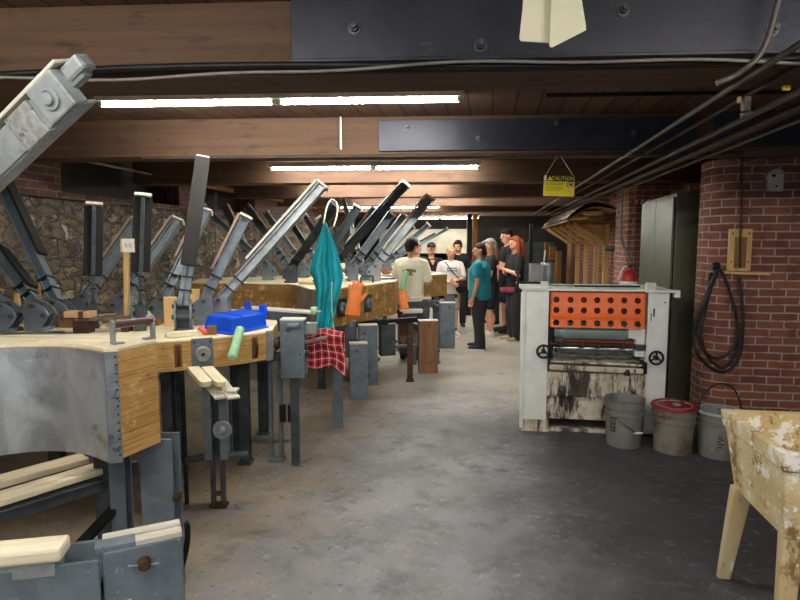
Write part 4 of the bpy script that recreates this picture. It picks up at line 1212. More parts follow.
# the big arm that crosses the upper corner
BB = at(-150, 2.25, ZA1 + .016); BT = im(74, 84, 1.75)
bg = thing('press_clamp', 'big grey clamp arm with bolted end block rising beside the first tube light', 'clamp', BB, CG)
piv = BB + UP * .18
a = (BT - piv); L = a.length; a.normalize()
n = (-Rv + UP * .6); n = (n - a * a.dot(n)).normalized(); s = a.cross(n).normalized()
if s.dot(Fh) > 0: s = -s
MB().obox(piv + a * L / 2 - n * .012, a, s, n, L, .014, .10).obox(piv + a * L / 2 - n * .058, a, s, n, L, .075, .012).obox(piv + a * L / 2 + n * .032, a, s, n, L, .075, .012).obox(piv + a * (L * .5 - .04) + s * .04 - n * .012, a, s, n, L * .93, .006, .09).build('arm', M['steel_light'], bg, bevel=.003)
MB().obox(piv + a * (L * .56) + n * .058, a, s, n, L * .92, .10, .012).build('facing_board', M['facing_pale'], bg, bevel=.003)
MB().obox(piv + a * (L - .055) + s * .03 - n * .005, a, s, n, .12, .055, .112).build('end_block', M['steel_light'], bg, bevel=.006)
MB().obox(piv + a * (L - .19) + s * .03 - n * .012, a, s, n, .11, .05, .105).build('joint_plate', plain('weathered_steel', '7d7f80', 'a3a4a2', .5, .3, 30, [('5a5652', 40, .55, .65)]), bg, bevel=.004)
MB().lathe([(.032, 0), (.032, .004), (.022, .005), (.021, .002), (.018, .002), (.017, .012), (.0, .013)], piv + a * (L - .055) + s * .06 - n * .005, s, 20).build('washer_bolt', M['steel_light'], bg, smooth=True)
MB().obox(piv + a * (L + .045) + n * .022, a, s, n, .08, .06, .05).obox(piv + a * (L + .03) + n * .01, a, s, n, .07, .045, .05).build('tongue', M['steel_light'], bg, bevel=.012)
prof = [(-.05, 0), (.08, 0), (.08, .20), (.02, .24), (-.05, .2), (-.14, .12), (-.05, .03)]
br = MB()
for q in (-.07, .055): br.prism(prof, BB + Fh * q, Rv, UP, Fh, .016)
br.obox(BB + UP * .012, Rv, Fh, UP, .13, .15, .024)
br.build('bracket', M['steel'], bg, bevel=.003)

# pine packing blocks standing between the clamps on press B
bk = [(19, 4.3, .03, .24, 'narrow pine block standing beside the clamp bracket at the frame edge'), (37, 4.55, .05, .30, 'leaning pine block behind the long backward-tilting clamp arm'), (62, 4.6, .05, .28, 'pine block leaning behind the strap of the long backward-tilting arm'),
      (172, 4.25, .10, .22, 'flat pine block on the near side of the tallest upright clamp'), (192, 4.35, .13, .27, 'broad tan block between the tallest upright and the pinkish-faced clamp')]
for px, d, w2, h2, lb in bk:
    B = at(px, d, D1)
    lean = (Rv * random.uniform(-.25, .05) + UP).normalized() if 'lean' in lb else UP
    ax = Fh.cross(lean).normalized()
    tag(MB().obox(B + lean * (h2 / 2), ax, Fh, lean, w2, .04, h2).build('packing_block', M['pine'], bevel=.004), lb, 'wood block', 'pine packing blocks on the second press')
for px, d, lb in ((70, 4.2, 'small pine offcut by the leather-wrapped tool'), (113, 4.45, 'pine offcut lying at the foot of the shorter black-faced upright'), (152, 4.3, 'brown pine offcut at the foot of the taller black-faced upright')):
    tag(MB().obox(at(px, d, D1) + UP * .03, Rv, Fh, UP, .13, .07, .06).build('offcut', M['pine_old'], bevel=.006), lb, 'offcut', 'offcuts on the second press')
# sheet metal and boards lying on press B behind the aluminium face
sm = [at(px, d, D1 + .002) for px, d in ((-60, 3.55), (20, 3.62), (66, 3.78), (64, 4.0), (20, 3.9), (-70, 3.9))]
tag(MB().plan([(p.x, p.y) for p in sm], D1 + .001, D1 + .008).build('metal_sheet', M['alu'], bevel=.002), 'curved grey metal sheet lying flat behind the aluminium-faced press', 'metal sheet')
# leather-wrapped tool on a block
wt = thing('strap_press_tool', 'dark plank tool with leather-strapped tan block, lying across the second press', 'tool', at(85, 3.95, D1))
a, b = at(58, 3.9, D1 + .105), at(130, 4.05, D1 + .085)
MB().bar(a, b, .12, .024).build('plank', plain('dark_worn_plank', '4a3d38', '685850', .6, 0, 12, [('94867b', 20, .55, .65)]), wt, bevel=.005)
c = at(78, 3.9, D1 + .135); MB().obox(c, (b - a).normalized(), Fh, UP, .19, .10, .042).build('tan_block', M['facing_pale'] if False else plain('tan_block', 'b48d6c', 'c29c7b', .7, 0, 10), wt, bevel=.005)
for k in (-.075, .04):
    MB().obox(c + (b - a).normalized() * k, (b - a).normalized(), Fh, UP, .03, .105, .046).build('leather_strap', M['leather'], wt, bevel=.003)
MB().obox(at(84, 3.95, D1 + .045), Rv, Fh, UP, .11, .09, .09).build('foot_block', M['leather'], wt, bevel=.005)
MB().obox(at(127, 4.0, D1 + .04), Rv, Fh, UP, .05, .09, .08).build('foot_block', M['leather'], wt, bevel=.005)
# sign on a stake, stuck in a gap of press B
st = thing('sign_stake', 'pine stake with a small white pencilled number card, standing on the second press', 'sign', at(127, 4.12, D1))
p0 = at(127, 4.12, D1); p1 = im(126.5, 250, 4.12)
MB().bar(p0, p1, .036, .03, up=Rv).build('stake', M['pine'], st, bevel=.003)
cc_ = im(128, 245.5, 4.10)
MB().obox(cc_, Rv, Fh, UP, .10, .02, .098).build('block', M['pine'], st, bevel=.002)
MB().obox(cc_ - Fh * .0115 + Rv * .008, Rv, Fh, UP, .085, .003, .092).build('number_card', M['white'], st)
text_mesh('lettering', '5/2', .04, cc_ - Fh * .0135 + Rv * .008, Rv, UP, 'conduit', st, .0004)
# ------------------------------------------------------------------ glue spreader
m0, m1 = fl(522.5, 430.5), fl(663, 437)
mu = (m1 - m0); MW = mu.length; mu.normalize(); mv = V((-mu.y, mu.x, 0))
ux = MW / 142.0
def mp(px, z, back=0.0):
    return m0 + mu * ((px - 522) * ux) + mv * back + UP * z
GS = thing('glue_spreader', 'stained white glue spreader with a perforated orange roller guard', 'machine', ((m0 + m1) / 2).to_tuple())
MDp = .62
def mbox(mb, x0, x1, z0, z1, b0, b1):
    return mb.obox(mp((x0 + x1) / 2, (z0 + z1) / 2, (b0 + b1) / 2), mu, mv, UP, (x1 - x0) * ux, b1 - b0, z1 - z0)
def M1(name, mat, *boxes, bevel=.004, parent=None):
    mb = MB()
    for b in boxes: mbox(mb, *b)
    return mb.build(name, M[mat], parent or GS, bevel=bevel)
M1('side_frame', 'mach', (522, 546, .02, 1.28, 0, .05), (522, 527, .02, 1.28, .05, MDp), (541, 546, .02, 1.28, .05, .2), (522, 546, 0.02, .06, 0, MDp))
M1('side_frame', 'mach', (644, 664, .02, 1.27, 0, .05), (659, 664, .02, 1.27, .05, MDp), (644, 649, .02, 1.27, .05, .2), (644, 664, 0.02, .06, 0, MDp))
M1('edge_channel', 'mach', (518.5, 522, .03, 1.27, -.015, .02))
M1('foot', 'stain', (520, 549, 0, .11, -.01, .07))
M1('foot', 'black_iron', (646, 664, 0, .02, -.005, .07))
M1('back_panel', 'mach', (527, 659, .1, 1.2, MDp - .02, MDp))
# top tray with rolled lips and lugs
M1('top_tray', 'mach', (518, 668, 1.275, 1.292, -.02, MDp))
M1('tray_lip', 'mach', (516, 546, 1.292, 1.312, -.03, .0), (516, 519, 1.292, 1.312, -.03, MDp))
M1('tray_lip', 'mach', (640, 672, 1.270, 1.292, -.035, .0), (668, 673, 1.23, 1.292, -.035, .02))
M1('lug', 'white_enamel', (538, 545, 1.29, 1.355, 0, .06))
M1('lug', 'white_enamel', (642, 651, 1.285, 1.35, 0, .06))
M1('bar_strip', 'chrome', (546, 573, 1.305, 1.318, .12, .15))
M1('bar_strip', 'black_iron', (573, 640, 1.30, 1.315, .14, .16))
tpp = MB().bar(mp(632, 1.30, .02), mp(648, 1.285, .0), .05, .008).build('paper_scrap', M['white'], GS)
# perforated guard
z1g, z0g = 1.262, .955
gx0, gx1 = 548, 640.5
cols, rows = 7, [1.195, 1.105, .995]
gm = MB()
xs = [gx0 + (gx1 - gx0) * k / cols for k in range(cols + 1)]
zs_ = [z1g, (rows[0] + rows[1]) / 2, (rows[1] + rows[2]) / 2, z0g]
def gpt(px, z):
    # leans back a little at the top and is stiffened by a fold above the lowest row
    return mp(px, z, -.03 + (.05 * (z - z0g) / (z1g - z0g)) - (.006 if abs(z - 1.05) < .004 else 0))
for r in range(3):
    for c in range(cols):
        cx, cz, rad = (gx0 + (c + .40 + .1) * (gx1 - gx0) / cols), rows[r], .0265
        if c == 0: cx -= 1
        x0, x1, zb, zt = xs[c], xs[c + 1], zs_[r + 1], zs_[r]
        b = len(gm.v); n = 24
        outer = []
        for k in range(n):
            t = 2 * PI * (k + .0) / n
            dx, dz = math.cos(t), math.sin(t)
            hx = ((x1 - cx) if dx > 0 else (cx - x0)) * ux; hz = (zt - cz) if dz > 0 else (cz - zb)
            sc = min(hx / max(abs(dx), 1e-6), hz / max(abs(dz), 1e-6))
            outer.append((cx + dx * sc / ux, cz + dz * sc))
        # snap nearest ring points on the corners
        for (qx, qz) in ((x0, zb), (x1, zb), (x0, zt), (x1, zt)):
            k = min(range(n), key=lambda i: ((outer[i][0] - qx) * ux) ** 2 + (outer[i][1] - qz) ** 2)
            outer[k] = (qx, qz)
        for (qx, qz) in outer: gm.v.append(gpt(qx, qz))
        for k in range(n):
            t = 2 * PI * k / n
            gm.v.append(gpt(cx + math.cos(t) * rad / ux, cz + math.sin(t) * rad))
        for k in range(n):
            j = (k + 1) % n
            gm.face((b + k, b + j, b + n + j, b + n + k), [(0, 0)] * 4)
gm.build('roller_guard', M['orange'], GS, solid=.004)
M1('guard_flange', 'dark_red', (548, 641, 1.262, 1.272, -.0, .12))
M1('guard_side', 'orange', (547.6, 548.6, .955, 1.265, -.01, .10), (640, 641, .955, 1.265, -.01, .10))
# what shows behind the guard and below
M1('inner_panel', 'dark_red', (549, 640, 1.07, 1.26, .085, .10))
for nm, zc, bk, rd, mt, xa, xb in (('upper_roller', .90, .16, .085, 'roller', 553, 633), ('doctor_roller', 1.03, .17, .05, 'chrome', 550, 640), ('lower_roller', .745, .13, .055, 'chrome', 556, 636)):
    MB().lathe([(.02, -.04), (.02, 0), (rd - .006, 0), (rd, .006), (rd, (xb - xa) * ux - .006), (rd - .006, (xb - xa) * ux), (.02, (xb - xa) * ux), (.02, (xb - xa) * ux + .07)], mp(xa, zc, bk), mu, 32).build(nm, M[mt], GS, smooth=True)
MB().cyl(mp(548, .80, .03), mp(645, .795, .03), .016, 14).build('rusty_shaft', M['rust'], GS, smooth=True)
MB().cyl(mp(558, .825, .05), mp(632, .82, .05), .010, 12).build('guide_rod', M['dark_red'], GS, smooth=True)
for px in (560, 581, 597, 622): MB().obox(mp(px, .795, .02), mu, mv, UP, .022, .03, .055).build('shaft_collar', M['rust'], GS, bevel=.003)
M1('roller_end_box', 'black_iron', (546, 552, .66, .95, .05, .22))
M1('bearing_bracket', 'mach', (627, 643, .86, .955, .03, .16), (634, 643, .70, .86, .03, .10))
M1('bearing_block', 'steel_dark', (553, 562, .82, .86, .0, .05), (633, 643, .765, .81, -.01, .05))
# glue trays
tr = MB().bar(mp(548, .60, -.02), mp(641, .585, -.02), .05, .045)
tr.bar(mp(549, .645, .10), mp(641, .63, .10), .22, .02)
tr.build('glue_tray', M['stain'], GS, bevel=.008)
MB().bar(mp(552, .70, .22), mp(636, .69, .22), .02, .14).build('tray_back', M['chrome'], GS)
MB().obox(mp(625, .565, -.03), mu, mv, UP, .05, .04, .035).lathe([(.016, 0), (.016, .05)], mp(625, .55, -.05), UP, 12).build('drain_tap', M['rust'], GS, bevel=.004)
M1('tray_end', 'black_iron', (641, 645, .56, .66, -.02, .1))
# front panels
M1('front_panel', 'stain', (546, 644, .355, .55, -.012, .02))
M1('front_panel', 'stain', (546, 644, .12, .345, .012, .04))
M1('panel_seam', 'stain', (546, 644, .335, .36, -.018, .02))
M1('base_rail', 'stain', (546, 644, .0, .03, .02, .10))
M1('shadow_board', 'black_iron', (548, 643, .02, .12, .30, .32))  # black board stands in for the shade below the panels
def handwheel(px, z):
    c = mp(px, z, -.075)
    w = MB().ring(c, mv, .055, .010, 28, 8)
    for k in range(3):
        a = PI / 2 + k * 2 * PI / 3
        w.cyl(c, c + mu * (math.cos(a) * .052) + UP * (math.sin(a) * .052), .008, 8)
    w.lathe([(.018, -.012), (.02, 0), (.018, .03)], c, mv, 16)
    w.cyl(c, mp(px, z, .02), .010, 10)
    return w.build('handwheel', M['black_iron'], GS, smooth=True)
handwheel(541, .745); handwheel(651.5, .715)
M1('switch', 'black_iron', (649, 650.5, 1.06, 1.13, -.006, .0))
M1('switch_slot', 'steel_dark', (646.8, 647.6, 1.02, 1.09, -.004, .0))
MB().lathe([(.007, 0), (.006, .004)], mp(660, 1.185, 0), -mv, 8).build('screw', M['black_iron'], GS)
# crank with red grip on the left flank
cr = MB().bar(mp(514.5, 1.26, .10), mp(514.5, 1.44, .10), .03, .022, up=mu).cyl(mp(511, 1.27, .1), mp(522, 1.27, .1), .022, 12).bar(mp(514, 1.335, .11), mp(538, 1.335, .11), .03, .02)
cr.build('crank_lever', M['black_iron'], GS, bevel=.004)
MB().lathe([(.014, 0), (.024, .01), (.026, .06), (.022, .11), (.024, .125), (.012, .135)], mp(512, 1.27, .1), -mu, 16).build('crank_grip', plain('faded_red_grip', 'a84250', '94303e', .5, 0, 8), GS, smooth=True)

# red extinguisher standing behind the spreader
fe0 = at(624, 6.05, 0)
fe = thing('fire_extinguisher', 'red fire extinguisher with white collar behind the orange-guarded machine', 'fire extinguisher', fe0)
MB().lathe([(.06, 0), (.085, .02), (.085, .9), (.08, .95)], fe0, UP, 24).build('stand', M['bucket'], fe, smooth=True)
MB().lathe([(.082, .95), (.084, .96), (.086, 1.275), (.086, 1.29)], fe0, UP, 24).build('white_collar', M['white'], fe, smooth=True)
MB().lathe([(.084, 1.285), (.083, 1.33), (.070, 1.375), (.042, 1.40), (.024, 1.41), (.022, 1.425)], fe0, UP, 24).build('cylinder', M['red'], fe, smooth=True)
MB().obox(fe0 + UP * 1.44, Rv, Fh, UP, .05, .03, .035).bar(fe0 + UP * 1.455 - Rv * .01, fe0 + UP * 1.48 + Rv * .07, .02, .012).build('valve', M['bolt'], fe, bevel=.003)
MB().tube(smoothpath([fe0 + UP * 1.44, fe0 + UP * 1.44 - Rv * .05, fe0 + UP * 1.38 - Rv * .085, fe0 + UP * 1.30 - Rv * .12 - Fh * .02], 6), .009, 8).build('hose', M['white'], fe, smooth=True)

# ------------------------------------------------------------------ olive cabinet
cx0, cx1, cy0, cy1 = 1.745, 2.26, 5.96, 7.16
CAB = thing('steel_cabinet', 'tall olive steel cabinet standing between the two brick pillars', 'cabinet', ((cx0 + cx1) / 2, (cy0 + cy1) / 2, 0))
MB().box(((cx0 + cx1) / 2 + .012, (cy0 + cy1) / 2, 1.085), (cx1 - cx0 - .024, cy1 - cy0, 2.17)).build('body', M['green_cab'], CAB, bevel=.006)
ym = (cy0 + cy1) / 2
for a, b, hs in ((cy0 + .012, ym - .003, ym - .05), (ym + .003, cy1 - .012, ym + .05)):
    dr_ = MB().box((cx0 + .006, (a + b) / 2, 1.10), (.02, b - a, 2.08)).build('door', M['green_cab'], CAB, bevel=.004)
    MB().box((cx0 - .012, hs, 1.08), (.02, .02, .13)).build('handle', M['chrome'], dr_, bevel=.004)
tag(MB().bar((1.80, 6.05, 2.185), (2.05, 6.9, 2.185), .12, .028).build('board', M['pine_old'], bevel=.004), 'wooden board lying on top of the olive cabinet', 'board')
tag(MB().bar((1.92, 6.02, 2.185), (2.2, 6.7, 2.18), .10, .02).build('board', M['brown_board'], bevel=.004), 'darker wooden board lying on the olive cabinet beside the pine one', 'board')

# ------------------------------------------------------------------ fittings on the brick pillar
def pf(px, py, off=.01):
    """point on the front face of the first pillar"""
    d = A1[1] - .012
    v = 300 - py
    ray = Fh * (FPX * cs + v * sn) + Rv * (px - 400)
    # front face runs from A1 to (4.6, A1.y-.03): treat as y = A1.y
    k = (A1[1] - off) / ray.y
    return V((ray.x * k, A1[1] - off, EYE.z + k * (-FPX * sn + v * cs)))
ob = thing('outlet_box', 'cream painted outlet box high on the brick pillar', 'outlet box', pf(775, 182))
q = pf(775, 182, .02)
MB().box(q, (.125, .04, .155)).build('box', M['box'], ob, bevel=.006)
MB().prism([(-.06, 0), (.06, 0), (.04, .025), (.01, .035), (-.03, .02)], q + UP * .075 + V((0, .015, 0)), (1, 0, 0), UP, (0, -1, 0), .03).build('plaster_patch', M['box'], ob)
MB().box(q + V((0, -.022, 0)), (.105, .006, .13)).build('cover', M['white_enamel'], ob, bevel=.003)
MB().box(q + V((-.025, -.026, .05)), (.03, .004, .02)).box(q + V((.0, -.026, -.035)), (.012, .004, .02)).build('slot', M['ink'], ob)
bd = thing('mounting_board', 'pale wooden board screwed to the brick pillar above the coiled hose', 'board', pf(739.5, 270))
a, b = pf(739.5, 229, .015), pf(739.5, 271, .015)
MB().box((a + b) / 2, ((pf(751.5, 250) - pf(728.5, 250)).x, .028, (a - b).z)).build('board', M['pine'], bd, bevel=.003)
MB().box((a + b) / 2 + V((0, -.02, -.02)), (.09, .02, .26)).build('weathered_batten', M['pine_old'], bd, bevel=.003)
sc = MB()
for dx in (-.065, .065):
    for dz in (.14, -.1): sc.lathe([(.008, 0), (.006, .005)], (a + b) / 2 + V((dx, -.015, dz)), (0, -1, 0), 8)
sc.build('screw', M['rust'], bd)
s0, s1 = pf(722, 272.5, .03), pf(769, 274, .03)
tag(MB().bar(s0, s1, .05, .022).build('wooden_ledge', M['pine'], bevel=.003), 'narrow pine ledge across the brick pillar beneath the mounting board', 'ledge')
vp = [pf(742.5, 140, .02), pf(742, 180, .02), pf(741, 228, .02), pf(740.5, 231, .05), pf(740, 268, .05)]
tag(MB().tube(vp, .009, 8).build('wall_conduit', M['conduit_brown'], smooth=True), 'thin brown conduit running down the brick pillar to the wooden board', 'pipe')
tag(MB().tube(smoothpath([pf(800, 138, .03), pf(775, 152, .03), pf(757, 160, .03), pf(735, 163, .03), pf(705, 150, .06)], 6), .006, 8).build('slack_cable', M['cable'], smooth=True), 'thin cable sagging across the top of the brick pillar', 'cable')
# hose
ho = thing('coiled_hose', 'black rubber hose coiled on a hook on the brick pillar', 'hose', pf(717, 276, .07))
hp = [(739, 277), (742, 300), (743, 325), (741, 350), (733, 366), (722, 372), (708, 366), (696, 352), (693, 335), (696, 318), (704, 298), (711, 282), (716, 272), (720, 271),
      (725, 280), (731, 298), (737, 320), (739, 335), (735, 354), (724, 367), (712, 362), (703, 348), (701, 330), (704, 312), (709, 294), (714, 278), (718, 269), (722, 273),
      (728, 288), (734, 308), (737, 325), (735, 342), (727, 354), (714, 358), (703, 350), (697, 336), (698, 322), (705, 300), (712, 280)]
pts = [pf(x, y, .06 + .035 * ((i * 7) % 5) / 5 + (.02 if x < 712 else 0)) for i, (x, y) in enumerate(hp)]
for p_ in pts:
    if p_.x < A1[0] + .02: p_.y -= .01
MB().tube(smoothpath(pts, 6), .0125, 10).build('hose', M['rubber'], ho, smooth=True)
q = pf(716, 266, .07)
MB().lathe([(.024, -.03), (.03, -.02), (.03, .02), (.022, .03)], q, (1, 0, 0), 16).obox(q + UP * -.05, (1, 0, 0), (0, 1, 0), UP, .035, .035, .09).ell(q + UP * -.10 + V((-.03, 0, 0)), (.028, .024, .045)).build('nozzle', M['black_iron'], ho, smooth=True)
MB().cyl(pf(717, 270, .0), pf(717, 270, .11), .009, 8).cyl(pf(724, 268, .0), pf(724, 268, .11), .007, 8).build('hook', M['black_iron'], ho, smooth=True)

# ------------------------------------------------------------------ buckets
def bucket(px, py, hgt, rad, mat, label, lid=None, bail='side'):
    c = fl(px, py) + Fh * rad
    c.z = 0
    o = thing('bucket', label, 'bucket', c, 'grimy buckets beside the glue spreader')
    R0, R1 = rad * .87, rad
    H = hgt
    prof = [(R0 - .015, .003), (R0, .0), (R0, .012), (R0 + (R1 - R0) * .62, H * .66), (R1 + .003, H * .67), (R1 + .004, H * .70), (R1 - .006, H * .71), (R1 - .002, H * .82), (R1 + .008, H * .825), (R1 + .008, H * .84), (R1, H * .845), (R1 + .002, H * .985), (R1 + .008, H), (R1 - .004, H), (R1 - .01, H * .98), (R0 - .008, .02), (.0, .02)]
    MB().lathe(prof, c, UP, 36).build('body', M[mat], o, smooth=True)
    if lid:
        lo = MB().lathe([(R1 + .010, H - .012), (R1 + .013, H - .010), (R1 + .013, H + .002), (R1 + .008, H + .010), (R1 - .012, H + .010), (R1 - .018, H + .002), (0, H + .002)], c, UP, 36).build('lid', M[lid], o, smooth=True)
        MB().ring(c + UP * (H + .004), UP, R1 * .8, .004, 30, 6).lathe([(.03, 0), (.03, .012), (.0, .013)], c + UP * H + Rv * .02, UP, 14).build('spout', M['grey_lid' if lid == 'red_lid' else 'bucket_tan'], lo, smooth=True)
    return o, c, R1, H
o, c, R, H = bucket(630.5, 450, .395, .157, 'bucket', 'grey open plastic bucket in front of the stained machine panel')
a = c - Rv * R * .98 - Fh * .02 + UP * H * .78; b = c + Rv * R * .35 - Fh * (R + .005) + UP * H * .36
pts = [a, a * .7 + b * .3 - Fh * .07 - UP * .02, a * .35 + b * .65 - Fh * .05 - UP * .015, b, c + Rv * R * .75 - Fh * R * .70 + UP * H * .44, c + Rv * R * 1.0 + UP * H * .78]
MB().tube(smoothpath(pts, 6), .0035, 8).build('bail', M['bolt'], o, smooth=True)
MB().cyl(b - Rv * .03 - UP * .0, b + Rv * .035 + UP * .002, .010, 12).build('bail_grip', M['white'], o, smooth=True)
def label_patch(o, c, Rr, ang, z0, z1, wang, mat, name):
    mb = MB(); n = 8
    def rr(z): return Rr(z) + .0025
    mb.grid(lambda u, v: tuple(c + (Rv * math.sin(ang + wang * (u - .5)) - Fh * math.cos(ang + wang * (u - .5))) * rr(z0 + (z1 - z0) * v) + UP * (z0 + (z1 - z0) * v)), 8, 4)
    return mb.build(name, M[mat], o, smooth='all')
rz = lambda z: .163 * (.87 + .13 * min(1, z / (.405 * .66)) * 1.0)
lp = label_patch(o, c, lambda z: .163 * .87 + .163 * .13 * .62 * z / (.405 * .66), -.98, .13, .255, .34, 'steel_dark', 'label')
for k, (dz, dw) in enumerate(((.02, .2), (.05, .26), (.08, .16), (.10, .24))):
    label_patch(o, c, lambda z: .001 + .163 * .87 + .163 * .13 * .62 * z / (.405 * .66), -.98 + (k % 2 - .5) * .05, .13 + dz, .14 + dz, dw, 'bucket', 'label_mark')
o, c, R, H = bucket(682, 457, .375, .165, 'bucket_tan', 'dirty bucket with a bright red lid between two grey buckets', 'red_lid')
MB().tube(smoothpath([c - Rv * .06 + UP * (H + .012), c - Rv * .05 + UP * (H + .045), c + Rv * .0 + UP * (H + .055), c + Rv * .06 + UP * (H + .03), c + Rv * .08 + UP * (H + .012)], 5), .006, 8).build('bail', M['bolt'], o, smooth=True)
o, c, R, H = bucket(729, 462, .36, .163, 'bucket', 'grey lidded bucket with raised wire bail beside the peeling sink', 'grey_lid')
MB().tube(smoothpath([c - Rv * R + UP * (H - .04), c - Rv * R * .98 + UP * (H + .09) , c - Rv * R * .5 + UP * (H + .19), c + UP * (H + .22), c + Rv * R * .6 + UP * (H + .18), c + Rv * R + UP * (H + .05), c + Rv * R + UP * (H - .04)], 6), .006, 8).build('bail', M['black_iron'], o, smooth=True)
r3 = lambda z: .165 * .87 + .165 * .13 * .62 * z / (.36 * .66)
label_patch(o, c, r3, -.42, .07, .215, .42, 'bucket_tan', 'label')
for k, (dz, dw, da) in enumerate(((.03, .2, 0), (.055, .26, .03), (.075, .14, -.05), (.095, .22, .02), (.115, .18, -.03))):
    label_patch(o, c, lambda z: r3(z) + .001, -.42 + da, .07 + dz, .08 + dz, dw, 'ink', 'label_mark')

# ------------------------------------------------------------------ laundry sink
sx0, sx1, sy0, sy1, zt_, zb_ = 1.175, 1.86, 2.45, 3.06, .86, .47
SK = thing('laundry_sink', 'peeling cream laundry sink on splayed legs at the edge of the aisle', 'sink', ((sx0 + sx1) / 2, (sy0 + sy1) / 2, 0))
tk = MB()
def loop(x0, x1, y0, y1, z): return [V((x0, y0, z)), V((x1, y0, z)), V((x1, y1, z)), V((x0, y1, z))]
ins = .035; tp_ = .06
L0 = loop(sx0 + .055, sx1 - .05, sy0 + .05, sy1 - .05, zb_)
L1 = loop(sx0 + .012, sx1 - .012, sy0 + .012, sy1 - .012, zt_ - .085)
L2 = loop(sx0, sx1, sy0, sy1, zt_ - .08)
L3 = loop(sx0 - .008, sx1 + .008, sy0 - .008, sy1 + .008, zt_)
L4 = loop(sx0 + ins, sx1 - ins, sy0 + ins, sy1 - ins, zt_ - .004)
L5 = loop(sx0 + .085, sx1 - .08, sy0 + .085, sy1 - .08, zb_ + .05)
Ls = [L0, L1, L2, L3, L4, L5]
for l_ in Ls: tk.v += l_
for i in range(5):
    for k in range(4):
        j = (k + 1) % 4
        tk.face((4 * i + k, 4 * i + j, 4 * i + 4 + j, 4 * i + 4 + k), [(0, 0)] * 4)
tk.face((3, 2, 1, 0), [(0, 0)] * 4); tk.face((20, 21, 22, 23), [(0, 0)] * 4)
tk.build('basin', M['sink'], SK, bevel=.010)
MB().ring(((sx0 + sx1) / 2, (sy0 + sy1) / 2, zb_ + .053), (0, 0, 1), .03, .006).build('drain', M['rust'], SK)
for (x, y, ox, oy) in ((sx0 + .07, sy1 - .10, -.05, .03), (sx0 + .10, sy0 + .09, -.03, -.03), (sx1 - .09, sy1 - .10, .04, .03), (sx1 - .09, sy0 + .09, .04, -.03)):
    top_, bot = V((x, y, zb_ + .03)), V((x + ox, y + oy, 0))
    lg_ = MB(); a_ = (bot - top_).normalized()
    for e_ in range(1):
        pr = [(.05, .05), (.026, .026)]
        b0_ = len(lg_.v)
        for (p_, h_) in ((top_, .046), (bot, .030)):
            for s_, t_ in ((-1, -1), (1, -1), (1, 1), (-1, 1)):
                lg_.v.append(p_ + V((s_ * h_, t_ * h_ * .62, 0)))
        for k in range(4):
            j = (k + 1) % 4
            lg_.face((b0_ + k, b0_ + 4 + k, b0_ + 4 + j, b0_ + j), [(0, 0)] * 4)
        lg_.face((b0_, b0_ + 1, b0_ + 2, b0_ + 3), [(0, 0)] * 4); lg_.face((b0_ + 7, b0_ + 6, b0_ + 5, b0_ + 4), [(0, 0)] * 4)
    lg_.build('leg', M['sinkleg'], SK, bevel=.008)
structure(MB().box((1.78, 2.72, .02), (1.25, .9, .035)).build('floor_sink_pad', plain('pad_concrete', '8b7d6c', '6f6253', .8, 0, 4, [('b9a98d', 6, .58, .7), ('3f372e', 5, .6, .7)], bump=.4), bevel=.01)) if False else None

# ------------------------------------------------------------------ lumber rack on the long brick wall
RK = thing('lumber_rack', 'wooden bracket rack of posts and sloping struts on the brick wall behind the machine', 'rack', (1.9, 12, 0))
for i, y in enumerate((10.45, 11.35, 12.5, 13.7, 15.1)):
    pm = MB().box((1.98, y, 1.0), (.09, .06, 2.0)).build('post', M['pine'], RK, bevel=.004)
    MB().bar((1.97, y, 1.66), (1.42, y, 2.02), .06, .07).build('strut', M['pine'], RK, bevel=.004)
    MB().bar((2.05, y, 2.02), (1.34, y, 2.05), .05, .07).build('bearer', M['pine_old'], RK, bevel=.004)
    if i == 0:
        MB().prism([(0, 0), (.45, .0), (.45, -.30)], (1.55, y + .03, 2.0), (1, 0, 0), UP, (0, 1, 0), .012).build('gusset', M['pine'], RK)
LG2 = 'boards on the lumber rack'
for i, (x, y0, y1, z, w2, h2, mt, lb) in enumerate(((1.48, 9.9, 14.6, 2.105, .22, .03, 'pine', 'pale board on the lumber rack, outermost in the stack'), (1.78, 10.1, 15.3, 2.115, .26, .05, 'pine_old', 'wide aged board on the lumber rack next to the brick wall'), (1.62, 9.7, 12.5, 2.165, .30, .05, 'pine', 'short thick pine board on top of the lumber rack stack'))):
    tag(MB().bar((x, y0, z), (x - .02, y1, z), w2, h2).build('board', M[mt], bevel=.004), lb, 'board', LG2)
for i, (dz, bow, x0, x1, y0, y1, lb) in enumerate(((.0, .10, 1.18, 2.0, 9.5, 13.9, 'bowed thin veneer sheet on the lumber rack, lower of two'), (.05, .14, 1.18, 2.0, 9.4, 13.4, 'bowed thin veneer sheet arching over the top of the lumber rack'))):
    mb = MB()
    mb.grid(lambda u, v: (x0 + (x1 - x0) * u, y0 + (y1 - y0) * v, 2.19 + dz + bow * math.sin(PI * min(1, u * 1.1)) - .17 * (1 - u) ** 2), 12, 6, (.9, 4))
    tag(mb.build('veneer_sheet', M['facing'], smooth='all', solid=.012), lb, 'veneer sheet', 'veneer sheets on the lumber rack')
tag(MB().box((2.02, 9.45, 1.1), (.13, .10, 2.2)).build('wall_post', M['pine'], bevel=.005), 'tall thick timber post on the brick wall between the rack and the grey flex', 'post')
tag(MB().box((2.04, 9.15, .85), (.06, .08, 1.7)).build('wall_post', M['pine_old'], bevel=.005), 'shorter timber post beside the tall thick one on the brick wall', 'post')
kb = at(602, 10.2, 1.6); kb.x = 2.05
tag(MB().lathe([(.03, 0), (.035, .02), (.035, .05), (.02, .06)], kb, (-1, 0, 0), 16).build('round_button', M['white'], smooth=True), 'white round button on the brick wall beside the timber post', 'button')
